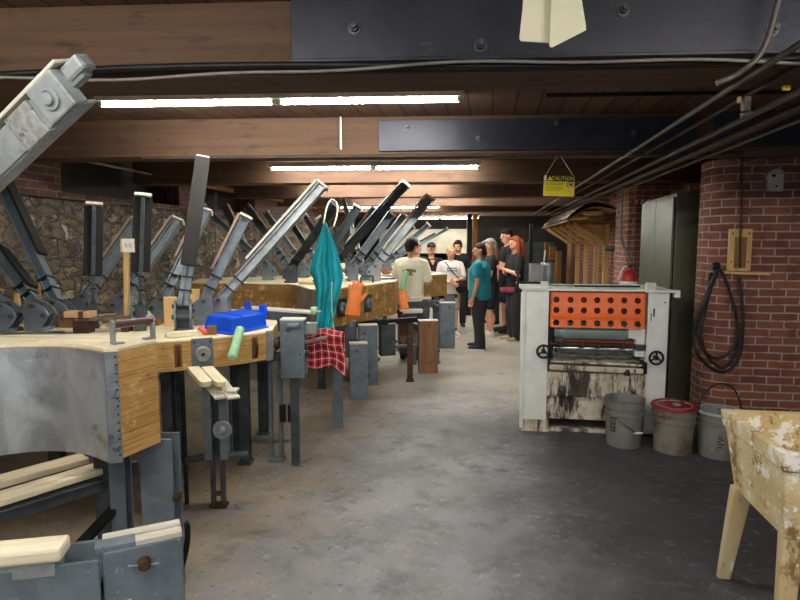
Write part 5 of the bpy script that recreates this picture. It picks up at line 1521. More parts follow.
tag(MB().tube(smoothpath([at(607, 9.0, 1.60), at(618, 8.7, 1.60), at(624.5, 8.6, 1.595), at(627.5, 8.58, 1.54), at(628, 8.55, 1.40), at(628, 8.55, 1.2)], 5), .045, 14).build('black_pipe', M['black_iron'], smooth=True), 'thick black elbow pipe beside the second brick pillar', 'pipe')
tag(MB().obox(at(637, 7.3, .72), Rv, Fh, UP, .10, .03, 1.45).build('leaning_board', M['pine_old'], bevel=.004), 'rough board standing behind the machine beside the olive cabinet', 'board')
# metal drums behind the spreader
tb = at(532, 7.0, 0)
tag(MB().obox(V((tb.x, tb.y, .72)), Rv, Fh, UP, .115, .14, 1.44).build('tin_bin', M['tin'], bevel=.006), 'square galvanised bin behind the machine, next to the woman with auburn hair', 'bin')
td = at(545, 7.2, 0)
dm = thing('metal_drum', 'round galvanised drum with clamped lid behind the glue spreader', 'drum', td)
MB().lathe([(.085, 0), (.085, 1.40), (.09, 1.405), (.09, 1.44), (.084, 1.45), (0, 1.45)], td, UP, 28).build('body', M['tin'], dm, smooth=True)
hn = MB()
for k in range(6):
    a = k * PI / 3; hn.obox(td + UP * 1.455 + Rv * (.075 * math.cos(a)) + Fh * (.075 * math.sin(a)), Rv, Fh, UP, .025, .02, .035)
hn.build('lid_clamps', M['black_iron'], dm)
MB().cyl(td + UP * 1.45 - Rv * .05, td + UP * 1.60 - Rv * .035, .010, 8).build('rod', M['white'], dm, smooth=True)
# pale lockers and dark post beyond the rack
tag(MB().obox(at(534, 14.2, .95), Rv, Fh, UP, .85, .5, 1.5).build('grey_locker', M['steel_dark'], bevel=.01), 'dark grey locker at the far end beneath the lumber rack', 'locker')
tag(MB().obox(at(530, 9.9, 1.0), Rv, Fh, UP, .06, .06, 2.0).build('steel_post', M['black_iron'], bevel=.004), 'thin black steel post behind the woman with auburn hair', 'post')
for k, (px, w2) in enumerate(((546, .12), (552, .16), (558, .12))):
    tag(MB().obox(at(px, 13.2 - k * .2, .85 - k * .05), Rv, Fh, UP, w2, .04, 1.7 - k * .1).build('standing_board', M['pine_old'], bevel=.004), ['board standing under the rack, nearest the metal drum', 'wide board standing under the rack, middle of three', 'board standing under the rack, closest to the rack posts'][k], 'board', 'boards standing under the lumber rack')

# ------------------------------------------------------------------ things on and around the presses
# teal apron on the clamp arm
ap = thing('apron', 'teal vinyl apron hanging by its neck loop from a raised clamp arm', 'apron', at(324, 5.9, 1.0))
rowsA = [(222, 324, 326), (232, 321, 330), (245, 317, 335), (258, 312.5, 339), (268, 310, 341.5), (278, 313, 343.5), (290, 316, 340.5), (303, 315.5, 337), (318, 315.5, 334), (330, 314.5, 331.5), (338, 315.5, 330)]
def apf(u, v):
    f = v * (len(rowsA) - 1); i = min(int(f), len(rowsA) - 2); t = f - i
    y = rowsA[i][0] * (1 - t) + rowsA[i + 1][0] * t
    l = rowsA[i][1] * (1 - t) + rowsA[i + 1][1] * t; r = rowsA[i][2] * (1 - t) + rowsA[i + 1][2] * t
    amp = .035 * min(1, v * 3)
    dd = 5.72 + amp * math.sin(u * 9.5 + v * 1.5 + .6) + .02 * math.sin(u * 21 + v * 4) + .05 * (u - .5) ** 2
    return im(l + (r - l) * u, y, dd)
MB().grid(apf, 26, 34).build('apron_body', M['teal'], ap, smooth='all', solid=.003)
lp_ = [im(323.5, 224, 5.72), im(325.5, 213, 5.9), im(328, 204, 6.1), im(332, 199.5, 6.25), im(336.5, 203, 6.3), im(337.5, 212, 6.1), im(334, 226, 5.73)]
MB().tube(smoothpath(lp_, 6), .008, 8).build('neck_loop', M['card'], ap, smooth=True)
MB().tube(smoothpath([im(332, 282, 5.70), im(331.5, 300, 5.69), im(333, 322, 5.69), im(334, 331, 5.69), im(332, 336, 5.69)], 6), .006, 8).build('waist_string', M['card'], ap, smooth=True)

# plaid shirt over the side rail
ps = []
def plf(u, v):
    """over-the-rail drape: v 0 back edge .. 1 front hem"""
    px = 306 + u * 38 + (2.0 * math.sin(v * 9)) * u
    d = 4.72
    if v < .25:
        z = .60 + (v / .25) * .32; dd = d + .22 - .02 * u
    elif v < .5:
        t = (v - .25) / .25; z = .92 + .015 * math.sin(t * PI); dd = d + .22 - .22 * t
    else:
        t = (v - .5) / .5; z = .915 - t * (.235 + .03 * math.sin(u * 8) + .05 * u); dd = d - .015 - .03 * t
    p = at(px, dd + .25 * u * .0, z)
    return p + UP * (.006 * math.sin(u * 11 + v * 6) + .03 * math.sin(u * PI * 1.0) * (1 if .2 < v < .6 else .3)) - Fh * (.020 * math.sin(u * 9 + v * 3) * (1 if v > .5 else .4))
pb = MB().grid(plf, 40, 40, (.40, .62))
tag(pb.build('plaid_shirt', M['plaid'], smooth='all', solid=.004), 'red plaid flannel shirt draped over the side rail of the second press', 'shirt')
tag(MB().obox(at(325, 4.83, .45), Rv, Fh, UP, .24, .17, .885).build('steel_stand', M['steel_dark'], bevel=.006), 'dark grey steel stand beneath the plaid shirt', 'stand') if False else None

# blue tray upside down on press B
bt_ = [im(202, 321, 4.02), im(228, 334.5, 3.83), im(267, 319, 4.25), im(245, 305, 4.5)]
BT0 = (bt_[0] + bt_[1] + bt_[2] + bt_[3]) / 4
tr_ = thing('plastic_tray', 'bright blue plastic tray lying upside down on the second press', 'tray', (BT0.x, BT0.y, ZB1))
A_, B_, C_, D_ = [V((p.x, p.y, 0)) for p in (at(203, 4.02, 1.1), at(231, 3.82, 1.1), at(268, 4.18, 1.1), at(246, 4.50, 1.1))]
def quad_lerp(u, v): return (A_ * (1 - u) + B_ * u) * (1 - v) + (D_ * (1 - u) + C_ * u) * v
tm = MB()
def tray_loop(ins, z): return [quad_lerp(ins, ins) + UP * z, quad_lerp(1 - ins, ins) + UP * z, quad_lerp(1 - ins, 1 - ins) + UP * z, quad_lerp(ins, 1 - ins) + UP * z]
lo_ = [tray_loop(-.02, ZB1 + .002), tray_loop(-.02, ZB1 + .014), tray_loop(.01, ZB1 + .016), tray_loop(.06, ZB1 + .105), tray_loop(.09, ZB1 + .112)]
for l_ in lo_: tm.v += l_
for i in range(4):
    for k in range(4):
        j = (k + 1) % 4; tm.face((4 * i + k, 4 * i + j, 4 * i + 4 + j, 4 * i + 4 + k), [(0, 0)] * 4)
tm.face((16, 17, 18, 19), [(0, 0)] * 4); tm.face((3, 2, 1, 0), [(0, 0)] * 4)
tm.build('shell', M['blue'], tr_, bevel=.010)
MB().bar(quad_lerp(.02, .34) + UP * (ZB1 + .112), quad_lerp(.96, .34) + UP * (ZB1 + .112), .012, .012).build('stiffening_rib', M['blue'], tr_, bevel=.004)
for u0_, u1_ in ((.02, .30), (.70, .98)):
    a, b = quad_lerp(u0_, .97) + UP * (ZB1 + .115), quad_lerp(u1_, .97) + UP * (ZB1 + .115)
    MB().bar(a, b, .02, .10).build('corner_lug', M['blue'], tr_, bevel=.008)

# foam rollers, gloves, small tools
def roller(p, q, r, label):
    return tag(MB().lathe([(r * .75, 0), (r, r * .25), (r, (q - p).length - r * .25), (r * .75, (q - p).length)], p, (q - p), 20).build('foam_roller', M['mint'], smooth=True), label, 'roller cover', 'mint foam rollers on the presses')
roller(im(232, 358, 3.62), im(240.5, 328, 3.80), .030, 'mint green foam roller leaning against the timber edge beside the blue tray')
roller(im(401.5, 290, 7.70), im(406.5, 271.5, 7.76), .038, 'mint green foam roller standing in front of the person in the cream shirt')
rr_ = thing('paint_roller', 'small coral paint roller with worn handle beside the blue tray', 'paint roller', at(204, 3.86, ZB1))
MB().lathe([(.012, 0), (.018, .006), (.018, .085), (.012, .09)], at(200, 3.88, ZB1 + .045), at(207, 3.82, ZB1 + .01) - at(200, 3.88, ZB1 + .045), 16).build('sleeve', plain('coral_sleeve', 'e8705c', 'd85a48', .8), rr_, smooth=True)
MB().obox(at(212, 3.84, ZB1 + .035), Rv, Fh, UP, .06, .03, .06).build('block', M['brown_board'], rr_, bevel=.006)
for i, (px, d, an, lb) in enumerate(((178, 3.80, .3, 'scrap of pale paper lying on the timber edge near the flange plate'), (250, 4.15, -.4, 'grey paper scrap lying beside the blue tray'))):
    ax = Rv * math.cos(an) + Fh * math.sin(an); ay = V((-ax.y, ax.x, 0))
    tag(MB().obox(at(px, d, ZB1 + .012), ax, ay, UP, .16, .10, .02).build('paper_scrap', M['facing_pale'], bevel=.003), lb, 'paper')
tag(MB().bar(at(166, 3.72, ZB1 + .02), at(196, 3.80, ZB1 + .022), .05, .035).build('wood_strip', M['plank'], bevel=.004), 'pale rounded wood strip lying along the front edge of the second press', 'wood strip')

def glove(base, up, side, out, size, label):
    """rubber glove pulled over a peg: cuff down, fingers up; side = thumb side"""
    o = thing('rubber_glove', label, 'glove', base, 'orange rubber gloves over pegs')
    g = MB()
    U, S, O = up.normalized(), side.normalized(), out.normalized()
    P = lambda a, b, c: base + (U * a + S * b + O * c) * size
    def flat(pts, rs): g.limb([P(*p) for p in pts], [r * size for r in rs])
    for b in (-.022, 0, .022): flat([(0, b * 1.25, 0), (.09, b, 0), (.15, b * 1.1, 0)], [.030, .026, .022])
    for b, c, L, sp in ((-.034, .155, .055, -.012), (-.012, .16, .072, -.004), (.012, .16, .076, .004), (.034, .155, .064, .013)):
        flat([(c - .03, b * .9, 0), (c + L * .5, b + sp * .5, -.004), (c + L, b + sp, -.014)], [.016, .0135, .011])
    flat([(.085, .03, 0), (.115, .062, .005), (.145, .082, .004)], [.018, .015, .012])
    g.build('glove_body', M['glove'], o, remesh=.006 * size, smod=4)
    MB().ring(P(0, 0, 0), U, .05 * size, .006 * size, 20, 6).build('cuff', M['glove'], o, smooth=True)
    MB().cyl(P(-.09, 0, 0), P(.02, 0, 0), .012, 10).build('peg', M['steel_light'], o, smooth=True)
    return o
g1 = im(352.5, 314, 5.85)
glove(g1, UP + Rv * .12, Rv, -Fh, 1.42, 'orange rubber glove with fingers up in front of the flange plates of the third press')
g2 = im(404.5, 309, 7.68)
glove(g2, UP - Rv * .18, Rv, -Fh, 1.15, 'orange rubber glove under the mint roller near the person in the cream shirt')
pegp = g1 - UP * .10
tl = thing('glue_brush', 'reddish-handled glue brush lying on the far press beside a blue strip', 'brush', at(390, 8.7, 1.205))
MB().bar(at(389, 8.8, 1.29), at(402, 8.85, 1.285), .025, .02).build('handle', M['dark_red'], tl, bevel=.004)
MB().obox(at(385.5, 8.8, 1.28), Rv, Fh, UP, .07, .03, .05).build('bristles', plain('rust_bristles', 'b0583a', '9a4630', .8), tl, bevel=.006)
MB().obox(at(386, 8.8, 1.235), Rv, Fh, UP, .12, .05, .05).build('rest', M['pine_old'], tl)
tag(MB().bar(at(379, 7.4, ZC1 + .012), at(395, 7.5, ZC1 + .012), .06, .02).build('blue_strip', M['c_navy'] if False else plain('dark_blue_strip', '2b3fa8', '23358c', .5)), 'dark blue strip lying on the third press near the glue brush', 'strip')
tag(MB().bar(at(300, 6.6, ZC1 + .015), at(318, 6.45, ZC1 + .015), .05, .03).build('wood_strip', M['pine'], bevel=.003), 'short pine strip lying on the third press behind the apron', 'wood strip')

# chips and dust along the presses (uncountable litter)
db = MB(); rnd = random.Random(3)
for k in range(900):
    if k > 600:
        px, py = rnd.gauss(318, 16), rnd.gauss(396, 5)
    elif k < 480:
        px, py = rnd.gauss(215, 60), rnd.uniform(395, 560)
        py = 380 + abs(rnd.gauss(60, 45))
    else:
        px, py = rnd.uniform(180, 420), rnd.uniform(440, 600)
    if px < 150 or py > 640: continue
    c = fl(px, py); s = rnd.uniform(.003, .012) * (1 * .6 if k > 380 else 1.2)
    a = rnd.uniform(0, PI); ax = V((math.cos(a), math.sin(a), rnd.uniform(-.1, .1))).normalized(); ay = V((-ax.y, ax.x, 0)).normalized()
    db.obox(c + UP * .003, ax, ay, ax.cross(ay), s * rnd.uniform(1, 3.5), s, .003)
dbo = db.build('wood_chips', M['facing']); dbo['kind'] = 'stuff'
dbo['category'] = 'wood chips'; dbo['label'] = 'pale wood chips and dust scattered on the concrete floor'
# ------------------------------------------------------------------ people
class Fig:
    def __init__(self, px, d, H, face, label, group='visitors gathered at the far end of the aisle', g=1.0, skin='skin', head_yaw=0.0, head_pitch=0.0):
        base = at(px, d, 0)
        self.k = H / 1.77; self.g = g; self.o = V(base)
        self.f = V(face).normalized(); self.r = self.f.cross(UP).normalized()
        self.hy, self.hp = head_yaw, head_pitch
        self.root = thing('person', label, 'person', base, group)
        self.skin = skin
    def P(self, x, y, z):
        return self.o + (self.r * x + self.f * y + UP * z) * self.k
    def H(self, x, y, z):
        """head point, turned on the neck at z=1.53"""
        v = V((x * 1.07, y * 1.07, (z - 1.77) * 1.10 + .24))
        v = Matrix.Rotation(self.hp, 3, 'X') @ v
        v = Matrix.Rotation(self.hy, 3, 'Z') @ v
        return self.P(v.x, v.y, v.z + 1.53)
    def hax(self):
        a = [self.H(1, 0, 1.53) - self.H(0, 0, 1.53), self.H(0, 1, 1.53) - self.H(0, 0, 1.53), self.H(0, 0, 2.53) - self.H(0, 0, 1.53)]
        return [x.normalized() for x in a]
    def rings(self, mb, rr):
        b = len(mb.v); n = 22
        for (z, rx, ry, yo) in rr:
            for i in range(n):
                t = 2 * PI * i / n
                c, s = math.cos(t), math.sin(t)
                e = .82
                mb.v.append(self.P(rx * math.copysign(abs(c) ** e, c), yo + ry * math.copysign(abs(s) ** e, s), z))
        for j in range(len(rr) - 1):
            for i in range(n):
                q = (i + 1) % n
                mb.face((b + j * n + i, b + j * n + q, b + (j + 1) * n + q, b + (j + 1) * n + i), [(0, 0)] * 4)
        mb.face([b + i for i in range(n)][::-1], [(0, 0)] * n)
        e0 = b + (len(rr) - 1) * n
        mb.face([e0 + i for i in range(n)], [(0, 0)] * n)
    def L(self, mb, pts, rs):
        mb.limb([self.P(*p) for p in pts], [r * self.k for r in rs])
    def E(self, mb, c, r, head=False):
        ax = self.hax() if head else [self.r, self.f, UP]
        mb.ell((self.H if head else self.P)(*c), [x * self.k for x in r], ax, 18, 12)

ARM = {
    'down': [[(.185, -.005, 1.405), (.235, -.03, 1.13), (.225, .035, .885)], None],
    'crossed': [[(.185, 0, 1.405), (.232, .055, 1.135), (-.03, .205, 1.165)], [(-.185, 0, 1.405), (-.232, .055, 1.135), (.05, .185, 1.215)]],
    'clasped': [[(.185, 0, 1.405), (.240, .045, 1.135), (.035, .215, 1.06)], [(-.185, 0, 1.405), (-.240, .045, 1.135), (-.02, .205, 1.10)]],
    'behind': [[(.185, 0, 1.405), (.245, .0, 1.13), (.16, .16, .98)], None],
}
def person(px, d, H, face, label, top='c_black', legs='c_char', kind='trousers', shoe='shoe_n', sole=True, hair='h_black', style='short', pose='down', g=1.0, skin='skin', head_yaw=0.0, head_pitch=0.0, sleeve=.55, cap=None, beard=None, wide=1.0, stance=.10, hem=.84, vneck=False, step=0.0):
    F = Fig(px, d, H, face, label, g=g, skin=skin, head_yaw=head_yaw, head_pitch=head_pitch)
    k = F.k
    arms = ARM[pose]
    R_ = arms[0]; L_ = arms[1] or [(-x, y, z) for x, y, z in R_]
    gx = lambda p: (p[0] * (1 + (g - 1) * .7), p[1] * (1 + (g - 1) * .5), p[2])
    R_ = [gx(p) for p in R_]; L_ = [gx(p) for p in L_]
    hipx = .09 * (1 + (g - 1) * .6)
    # ---- one continuous body
    b = MB()
    T = [(.84, .150, .11, 0), (.94, .165, .118, -.005), (1.05, .148, .108, 0), (1.15, .148, .112, .005), (1.28, .172, .122, .005), (1.37, .178, .112, -.005), (1.43, .125, .085, -.01), (1.475, .062, .06, -.005)]
    F.rings(b, [(z, rx * g, ry * g, yo) for z, rx, ry, yo in T])
    F.L(b, [(0, -.012, 1.44), (0, .008, 1.58)], [.058, .052])
    F.E(b, (0, .012, 1.665), (.074, .092, .108), True)
    F.E(b, (0, .045, 1.605), (.054, .055, .058), True)
    b.limb([F.H(0, .098, 1.672), F.H(0, .118, 1.638)], [.010 * k, .014 * k])
    for s in (-1, 1):
        F.E(b, (s * .078, .002, 1.65), (.012, .022, .032), True)
        b.limb([F.H(s * .03, .088, 1.688), F.H(s * .045, .08, 1.685)], [.012 * k, .010 * k])
    b.limb([F.H(-.018, .092, 1.598), F.H(.018, .092, 1.598)], [.010 * k, .010 * k])
    for s, A in ((1, R_), (-1, L_)):
        F.L(b, A, [.048 * (1 + (g - 1) * .5), .040, .029])
        w, e = V(A[2]), V(A[1])
        dv = (w - e).normalized()
        pn = V((-s * .25, 1, 0)) if pose == 'down' else V((0, .25, 1))
        sp = (pn - dv * pn.dot(dv)).normalized()      # spread of the fingers
        nn = dv.cross(sp)
        F.L(b, [w, w + dv * .045, w + dv * .085], [.027, .032, .030])
        for i in range(4):
            q = w + dv * .085 + sp * (.024 * (1.5 - i))
            ln = (.068, .078, .072, .056)[i]
            cu = nn * (.014 * (1 if s > 0 else -1))
            F.L(b, [w + dv * .06 + sp * (.020 * (1.5 - i)), q + dv * ln * .45, q + dv * ln + cu], [.0115, .010, .0085])
        tb_ = w + dv * .03 + sp * .028
        F.L(b, [tb_, tb_ + dv * .03 + sp * .026, tb_ + dv * .062 + sp * .03], [.014, .012, .010])
    for s in (-1, 1):
        st_ = step * s
        F.L(b, [(s * hipx, 0, .90), (s * (hipx + stance * .1), .012 + st_ * .5, .49), (s * (hipx + stance * .15), -.02 + st_, .085)], [.088 * g, .058, .040])
        F.L(b, [(s * (hipx + .012), -.03 + st_, .045), (s * (hipx + .03), .14 + st_, .03)], [.042, .030])
        F.E(b, (s * (hipx + .01), -.035 + st_ * .75, .33), (.052, .056, .12))
    b.build('body', M[skin], F.root, remesh=.0095 * k, smod=3)
    # eyes
    ey = MB()
    for s in (-1, 1): ey.ell(F.H(s * .032, .0945, 1.662), [.012 * k, .006 * k, .006 * k], F.hax(), 10, 6)
    ey.build('eyes', M['h_dark'], F.root, smooth='all')
    mo = MB().ell(F.H(0, .1005, 1.598), [.022 * k, .004 * k, .006 * k], F.hax(), 10, 6)
    mo.build('mouth', plain('lips_' + str(px), 'a8685a', 'a06054', .5), F.root, smooth='all')
    # ---- shirt
    s_ = MB(); e_ = .016
    T2 = [(hem, .172, .132, 0), (hem + .03, .178, .135, -.002), (1.0, .172, .130, 0), (1.15, .172, .130, .006), (1.28, .186, .134, .006), (1.37, .190, .122, -.005), (1.435, .135, .095, -.012), (1.47, .078, .072, -.008)]
    F.rings(s_, [(z, rx * g, ry * g, yo) for z, rx, ry, yo in T2])
    for A in (R_, L_):
        a0, a1 = V(A[0]), V(A[1])
        F.L(s_, [(0, -.012, 1.425), (a0.x * .55, -.01, 1.425), (a0.x * .98, a0.y, 1.398)], [.075, .068, .066 * (1 + (g - 1) * .5)])
        F.L(s_, [a0 - V((math.copysign(.012, a0.x), 0, .004)), a0 + (a1 - a0) * .3, a0 + (a1 - a0) * sleeve], [.068 * (1 + (g - 1) * .5), .070, .068])
    sh = s_.build('shirt', M[top], F.root, remesh=.013 * k, smod=3)
    if vneck:
        MB().prism([(-.045, .01), (.045, .01), (0, -.085)], F.P(0, .123 * g, 1.435), F.r, UP + F.f * -.35, F.f, .02).build('neckline_opening', M[skin], sh)
    # ---- trousers or shorts
    t_ = MB()
    F.rings(t_, [(.80, .150 * g, .12 * g, 0), (.86, .166 * g, .126 * g, -.004), (.96, .170 * g, .126 * g, -.004), (1.02, .158 * g, .118 * g, 0)])
    for s in (-1, 1):
        st_ = step * s
        kn = (s * (hipx + stance * .1), .012 + st_ * .5, .49); an = (s * (hipx + stance * .15), -.015 + st_, .085)
        if kind == 'trousers':
            F.L(t_, [(s * hipx, 0, .88), kn, (an[0], an[1], .10)], [.100 * g, .080 * wide, .066 * wide])
        else:
            F.L(t_, [(s * hipx, 0, .88), (s * (hipx + .008), .008 + st_ * .45, .58)], [.104 * g, .094])
    t_.build(kind, M[legs], F.root, remesh=.013 * k, smod=3)
    # ---- shoes
    for s in (-1, 1):
        st_ = step * s; x = s * (hipx + .012)
        q = MB()
        F.L(q, [(x, -.045 + st_, .05), (x + s * .008, .05 + st_, .048), (x + s * .022, .165 + st_, .036)], [.048, .045, .036])
        F.L(q, [(x, -.03 + st_, .09), (x, -.03 + st_, .05)], [.050, .048])
        so = q.build('shoe', M[shoe], F.root, remesh=.010 * k, smod=2)
        if sole:
            pr = [(-.045, -.095), (.045, -.095), (.05, .05), (.046, .18), (.02, .208), (-.02, .208), (-.044, .18), (-.048, .05)]
            MB().prism([(a * k, c * k) for a, c in pr], F.P(x + s * .008, st_, .001), F.r, F.f, UP, .024 * k).build('sole', M['shoe_w'], so)
    # ---- hair
    if style:
        h = MB()
        F.E(h, (0, .002, 1.706), (.081, .094, .080), True)
        F.E(h, (0, -.030, 1.665), (.079, .072, .095), True)
        if style == 'tousled':
            for i in range(14):
                a = i * 2.4; F.E(h, (.05 * math.cos(a), -.0 + .06 * math.sin(a), 1.745 + .012 * math.cos(i * 3.1)), (.034, .038, .034), True)
            F.E(h, (0, .07, 1.735), (.055, .035, .028), True)
        if style == 'fringe':
            F.E(h, (0, .062, 1.728), (.068, .045, .034), True)
            for s in (-1, 1): F.E(h, (s * .07, .02, 1.68), (.02, .05, .055), True)
        if style == 'long':
            F.E(h, (0, .055, 1.728), (.062, .042, .032), True)
            for s in (-1, 1):
                h.limb([F.H(s * .066, .0, 1.72), F.H(s * .088, -.01, 1.60), F.H(s * .098, -.005, 1.48), F.H(s * .09, .02, 1.40)], [x * k for x in (.034, .038, .036, .018)])
            h.limb([F.H(0, -.06, 1.68), F.H(0, -.095, 1.52), F.H(0, -.115, 1.38)], [x * k for x in (.07, .075, .045)])
            h.limb([F.H(.05, -.06, 1.66), F.H(.06, -.085, 1.50), F.H(.055, -.10, 1.40)], [x * k for x in (.05, .05, .03)])
            h.limb([F.H(-.05, -.06, 1.66), F.H(-.06, -.085, 1.50), F.H(-.055, -.10, 1.40)], [x * k for x in (.05, .05, .03)])
        h.build('hair', M[hair], F.root, remesh=.010 * k, smod=2)
    if cap:
        c_ = MB()
        F.E(c_, (0, -.002, 1.722), (.088, .102, .072), True)
        c_.limb([F.H(-.04, .10, 1.722), F.H(.04, .10, 1.722)], [.022 * k, .022 * k])
        c_.limb([F.H(-.03, .135, 1.714), F.H(.03, .135, 1.714)], [.014 * k, .014 * k])
        c_.build('cap', M[cap], F.root, remesh=.010 * k, smod=2)
    if beard:
        be = MB()
        F.E(be, (0, .058, 1.590), (.054, .050, .042), True)
        for s in (-1, 1): be.limb([F.H(s * .066, .03, 1.655), F.H(s * .056, .045, 1.60)], [.014 * k, .016 * k])
        be.build('beard', M[beard], F.root, remesh=.010 * k, smod=2)
    return F
def hgt(px, py, d): return im(px, py, d).z
def dep(px, py): return fl(px, py).dot(Fh)
LEFT = -Rv; FRONT = -Fh; AWAY = Fh
d1 = dep(476, 349)
P1 = person(479, d1, hgt(480, 243, d1), LEFT + Fh * .42, 'stocky person in a teal polo shirt and charcoal trousers standing in profile in the aisle', 'c_teal', 'c_char', 'trousers', 'shoe_n', True, 'h_dark', 'short', 'down', 1.32, 'skin_tan', wide=1.2, step=.05, head_yaw=.38)
d2 = dep(512, 341)
P2 = person(514, d2, hgt(514, 236, d2), LEFT - Fh * .25, 'person with long auburn hair in a black top with folded arms beside the machine', 'c_black', 'c_char', 'trousers', 'shoe_t', True, 'h_red', 'long', 'crossed', .98, 'skin', wide=1.35, sleeve=.8, hem=.80)
d3 = dep(504, 333)
P3 = person(506, d3 + .1, hgt(505, 229, d3 + .1), LEFT - Fh * .2, 'tallest person with tousled black hair, black T-shirt and bare shins', 'c_black', 'c_navy', 'shorts', 'rubber', False, 'h_black', 'tousled', 'crossed', .98, 'skin', head_pitch=-.1, head_yaw=.15)
d4 = dep(488, 334)
P4 = person(489, d4 - .25, hgt(487, 239, d4 - .25), LEFT - Fh * .05, 'person with long light brown hair and grey cap behind the teal polo shirt', 'c_black', 'c_navy', 'shorts', 'shoe_w', True, 'h_brown', 'long', 'clasped', .98, 'skin', cap='steel_light', hem=.78)
P5 = person(411, 8.22, hgt(408, 237.5, 8.22), AWAY + Rv * .25, 'black-haired person seen from behind in a cream printed T-shirt', 'c_cream', 'c_grey', 'trousers', 'shoe_n', False, 'h_black', 'fringe', 'clasped', 1.06, 'skin', head_yaw=-.5, sleeve=.8, hem=.80)
P6 = person(431, 10.7, hgt(431, 243, 10.7), FRONT + Rv * .1, 'person in black V-neck and black cap with arms crossed', 'c_black', 'c_grey', 'trousers', 'shoe_n', True, 'h_dark', 'short', 'crossed', 1.08, 'skin', cap='c_black', vneck=True)
d7 = dep(455, 336)
P7 = person(450, d7, hgt(449, 246, d7), FRONT + Rv * .15, 'sandy-haired person in a white lettered T-shirt and khaki shorts with a crossbody bag', 'c_white', 'c_khaki', 'shorts', 'shoe_w', True, 'h_blond', 'short', 'clasped', 1.1, 'skin', head_pitch=.12, head_yaw=.2, sleeve=.75)
P8 = person(457.5, 11.5, hgt(456, 240, 11.5), FRONT - Rv * .1, 'dark-haired person in black standing behind the white lettered T-shirt', 'c_black', 'c_char', 'trousers', 'shoe_n', True, 'h_black', 'fringe', 'down', 1.0, 'skin', head_yaw=-.3, head_pitch=-.12)
P9 = person(417, 11.1, hgt(415, 242, 11.1), FRONT - Rv * .3, 'person in navy half hidden behind the cream T-shirt', 'c_navy', 'c_char', 'trousers', 'shoe_n', True, 'h_dark', 'short', 'down', .95, 'skin', cap='steel_light')
P10 = person(494, 11.9, hgt(492, 239, 11.9), LEFT - Fh * .1, 'dark-haired person almost hidden behind the grey cap and the tallest person', 'c_black', 'c_char', 'trousers', 'shoe_n', False, 'h_dark', 'short', 'down', 1.0, 'skin')
# polo collar and placket on the teal shirt
MB().ring(P1.P(0, -.005, 1.475), UP + P1.f * .2, .068 * P1.k, .012 * P1.k, 20, 8).build('collar', M['c_teal'], P1.root, smooth=True)
# glasses-free details: lettering on the white shirt, print on the cream shirt, bag
def wrap_patch(F, name, quads, mat, y0, target):
    mb = MB()
    for (x0, x1, za, zb) in quads:
        mb.grid(lambda u, v: tuple(F.P(x0 + (x1 - x0) * u, y0, za + (zb - za) * v)), 6, 3)
    o = mb.build(name, M[mat], F.root, smooth='all')
    m = o.modifiers.new('w', 'SHRINKWRAP'); m.target = target; m.wrap_method = 'NEAREST_SURFACEPOINT'; m.wrap_mode = 'ABOVE_SURFACE'; m.offset = .004
    return o
shirt_of = lambda F: [c for c in F.root.children if c.name.startswith('shirt')][0]
rq = random.Random(5)
qs = []
for zz in (1.335, 1.285):
    x = -.10
    while x < .10:
        w2 = rq.uniform(.012, .024); qs.append((x, x + w2, zz, zz + .026)); x += w2 + .008
wrap_patch(P7, 'shirt_lettering', qs, 'ink', .16, shirt_of(P7))
M['print'] = plain('brown_print', '8a7348', '6f8a6a', .8, 0, 30, [('b5482e', 40, .58, .62)])
qs = [(-.10, -.03, 1.27, 1.31), (-.05, .05, 1.25, 1.33), (.03, .11, 1.28, 1.32), (-.08, .07, 1.235, 1.25)]
wrap_patch(P5, 'shirt_print', qs, 'print', -.17, shirt_of(P5))
bag = thing('crossbody_bag', 'black crossbody bag worn over the white lettered T-shirt', 'bag', P7.P(-.14, .22, .88))
bc = P7.P(-.17, .20, .97)
MB().ell(bc, (.115 * P7.k, .05 * P7.k, .12 * P7.k), (P7.r, P7.f, UP), 20, 12).build('pouch', M['c_black'], bag, smooth='all')
MB().bar(bc + P7.f * .05 - P7.r * .08 + UP * .03, bc + P7.f * .05 + P7.r * .08 + UP * .03, .006, .012).build('zip_flap', M['rubber'], bag)
MB().tube(smoothpath([P7.P(-.20, .16, 1.06), P7.P(-.07, .162, 1.20), P7.P(.04, .165, 1.33), P7.P(.105, .11, 1.43), P7.P(.12, .0, 1.465), P7.P(.10, -.12, 1.42)], 6), .009, 8).build('strap', M['c_black'], bag, smooth=True)
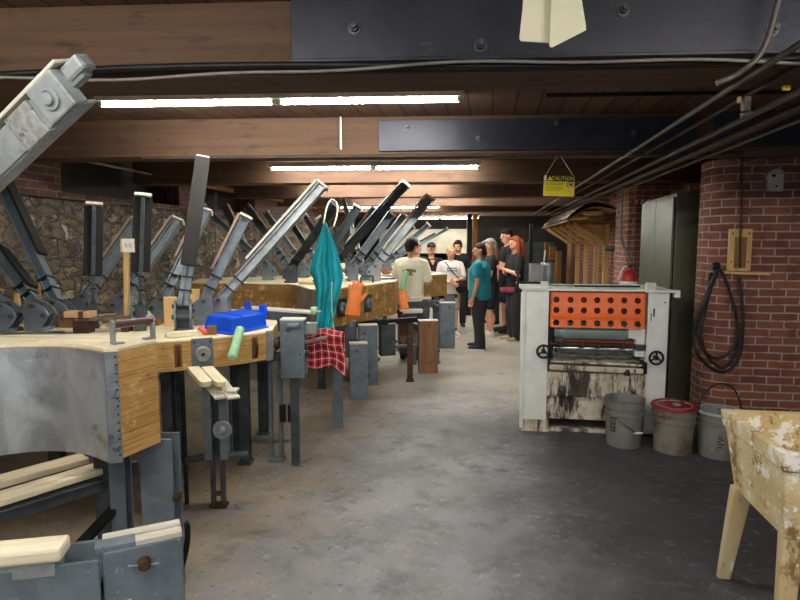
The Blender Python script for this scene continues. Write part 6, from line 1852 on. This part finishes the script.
# ------------------------------------------------------------------ world and view
w = bpy.data.worlds.new('world'); bpy.context.scene.world = w
w.use_nodes = True
w.node_tree.nodes['Background'].inputs[0].default_value = (.74, .86, 1.0, 1)
w.node_tree.nodes['Background'].inputs[1].default_value = .24
vs = bpy.context.scene.view_settings
vs.view_transform = 'Standard'; vs.look = 'None'; vs.gamma = 1; vs.use_curve_mapping = False
vs.exposure = 1.62

LB = {'floor': ('stained concrete workshop floor, dark by the glue spreader', 'floor'), 'ceiling': ('dark timber plank ceiling above the beams', 'ceiling'),
      'wall_left': ('rough rubble stone wall behind the presses', 'wall'), 'wall_left_upper': ('dark brick courses above the rubble stone wall', 'wall'), 'wall_left_recess': ('dark recesses at the top of the stone wall', 'wall'),
      'wall_rear': ('dark brick wall with an opening added behind the viewpoint for fill light', 'wall'), 'wall_far': ('dark brown wall at the far end', 'wall'), 'wall_right_pillar': ('red brick pillar with a rounded corner beside the buckets', 'pillar'),
      'wall_right_near': ('brick side wall beyond the sink', 'wall'), 'wall_right_alcove': ('dark brick wall behind the olive cabinet', 'wall'), 'wall_right_second_pillar': ('red brick pillar behind the olive cabinet', 'pillar'),
      'wall_right_long': ('long brick side wall behind the lumber rack', 'wall'), 'ceiling_beam_over_pillar': ('dark steel beam over the rounded brick pillar', 'beam'), 'ceiling_beam_over_second_pillar': ('timber beam over the brick pillar behind the cabinet', 'beam'),
      'wall_far_cream_board': ('cream boarding on the far wall above the group', 'wall'), 'wall_far_lower_board': ('cream boarding low on the far wall behind the group', 'wall')}
for o in bpy.context.scene.objects:
    if o.parent is None and o.name in LB:
        o['label'], o['category'] = LB[o.name]
nb = 0
words_ = ['first old timber ceiling beam in view, with the long steel plate', 'second old timber ceiling beam in view, behind the first tube light', 'third old timber ceiling beam in view', 'fourth old timber ceiling beam in view', 'fifth old timber ceiling beam in view', 'sixth old timber ceiling beam in view', 'last old timber ceiling beam before the far wall']
for o in [x for x in bpy.context.scene.objects if x.name.split('.')[0] == 'ceiling_beam']:
    o['category'] = 'beam'; o['group'] = 'old timber ceiling beams'
    o['label'] = 'old timber ceiling beam above or behind the viewpoint' if nb < 2 else words_[nb - 2]
    nb += 1
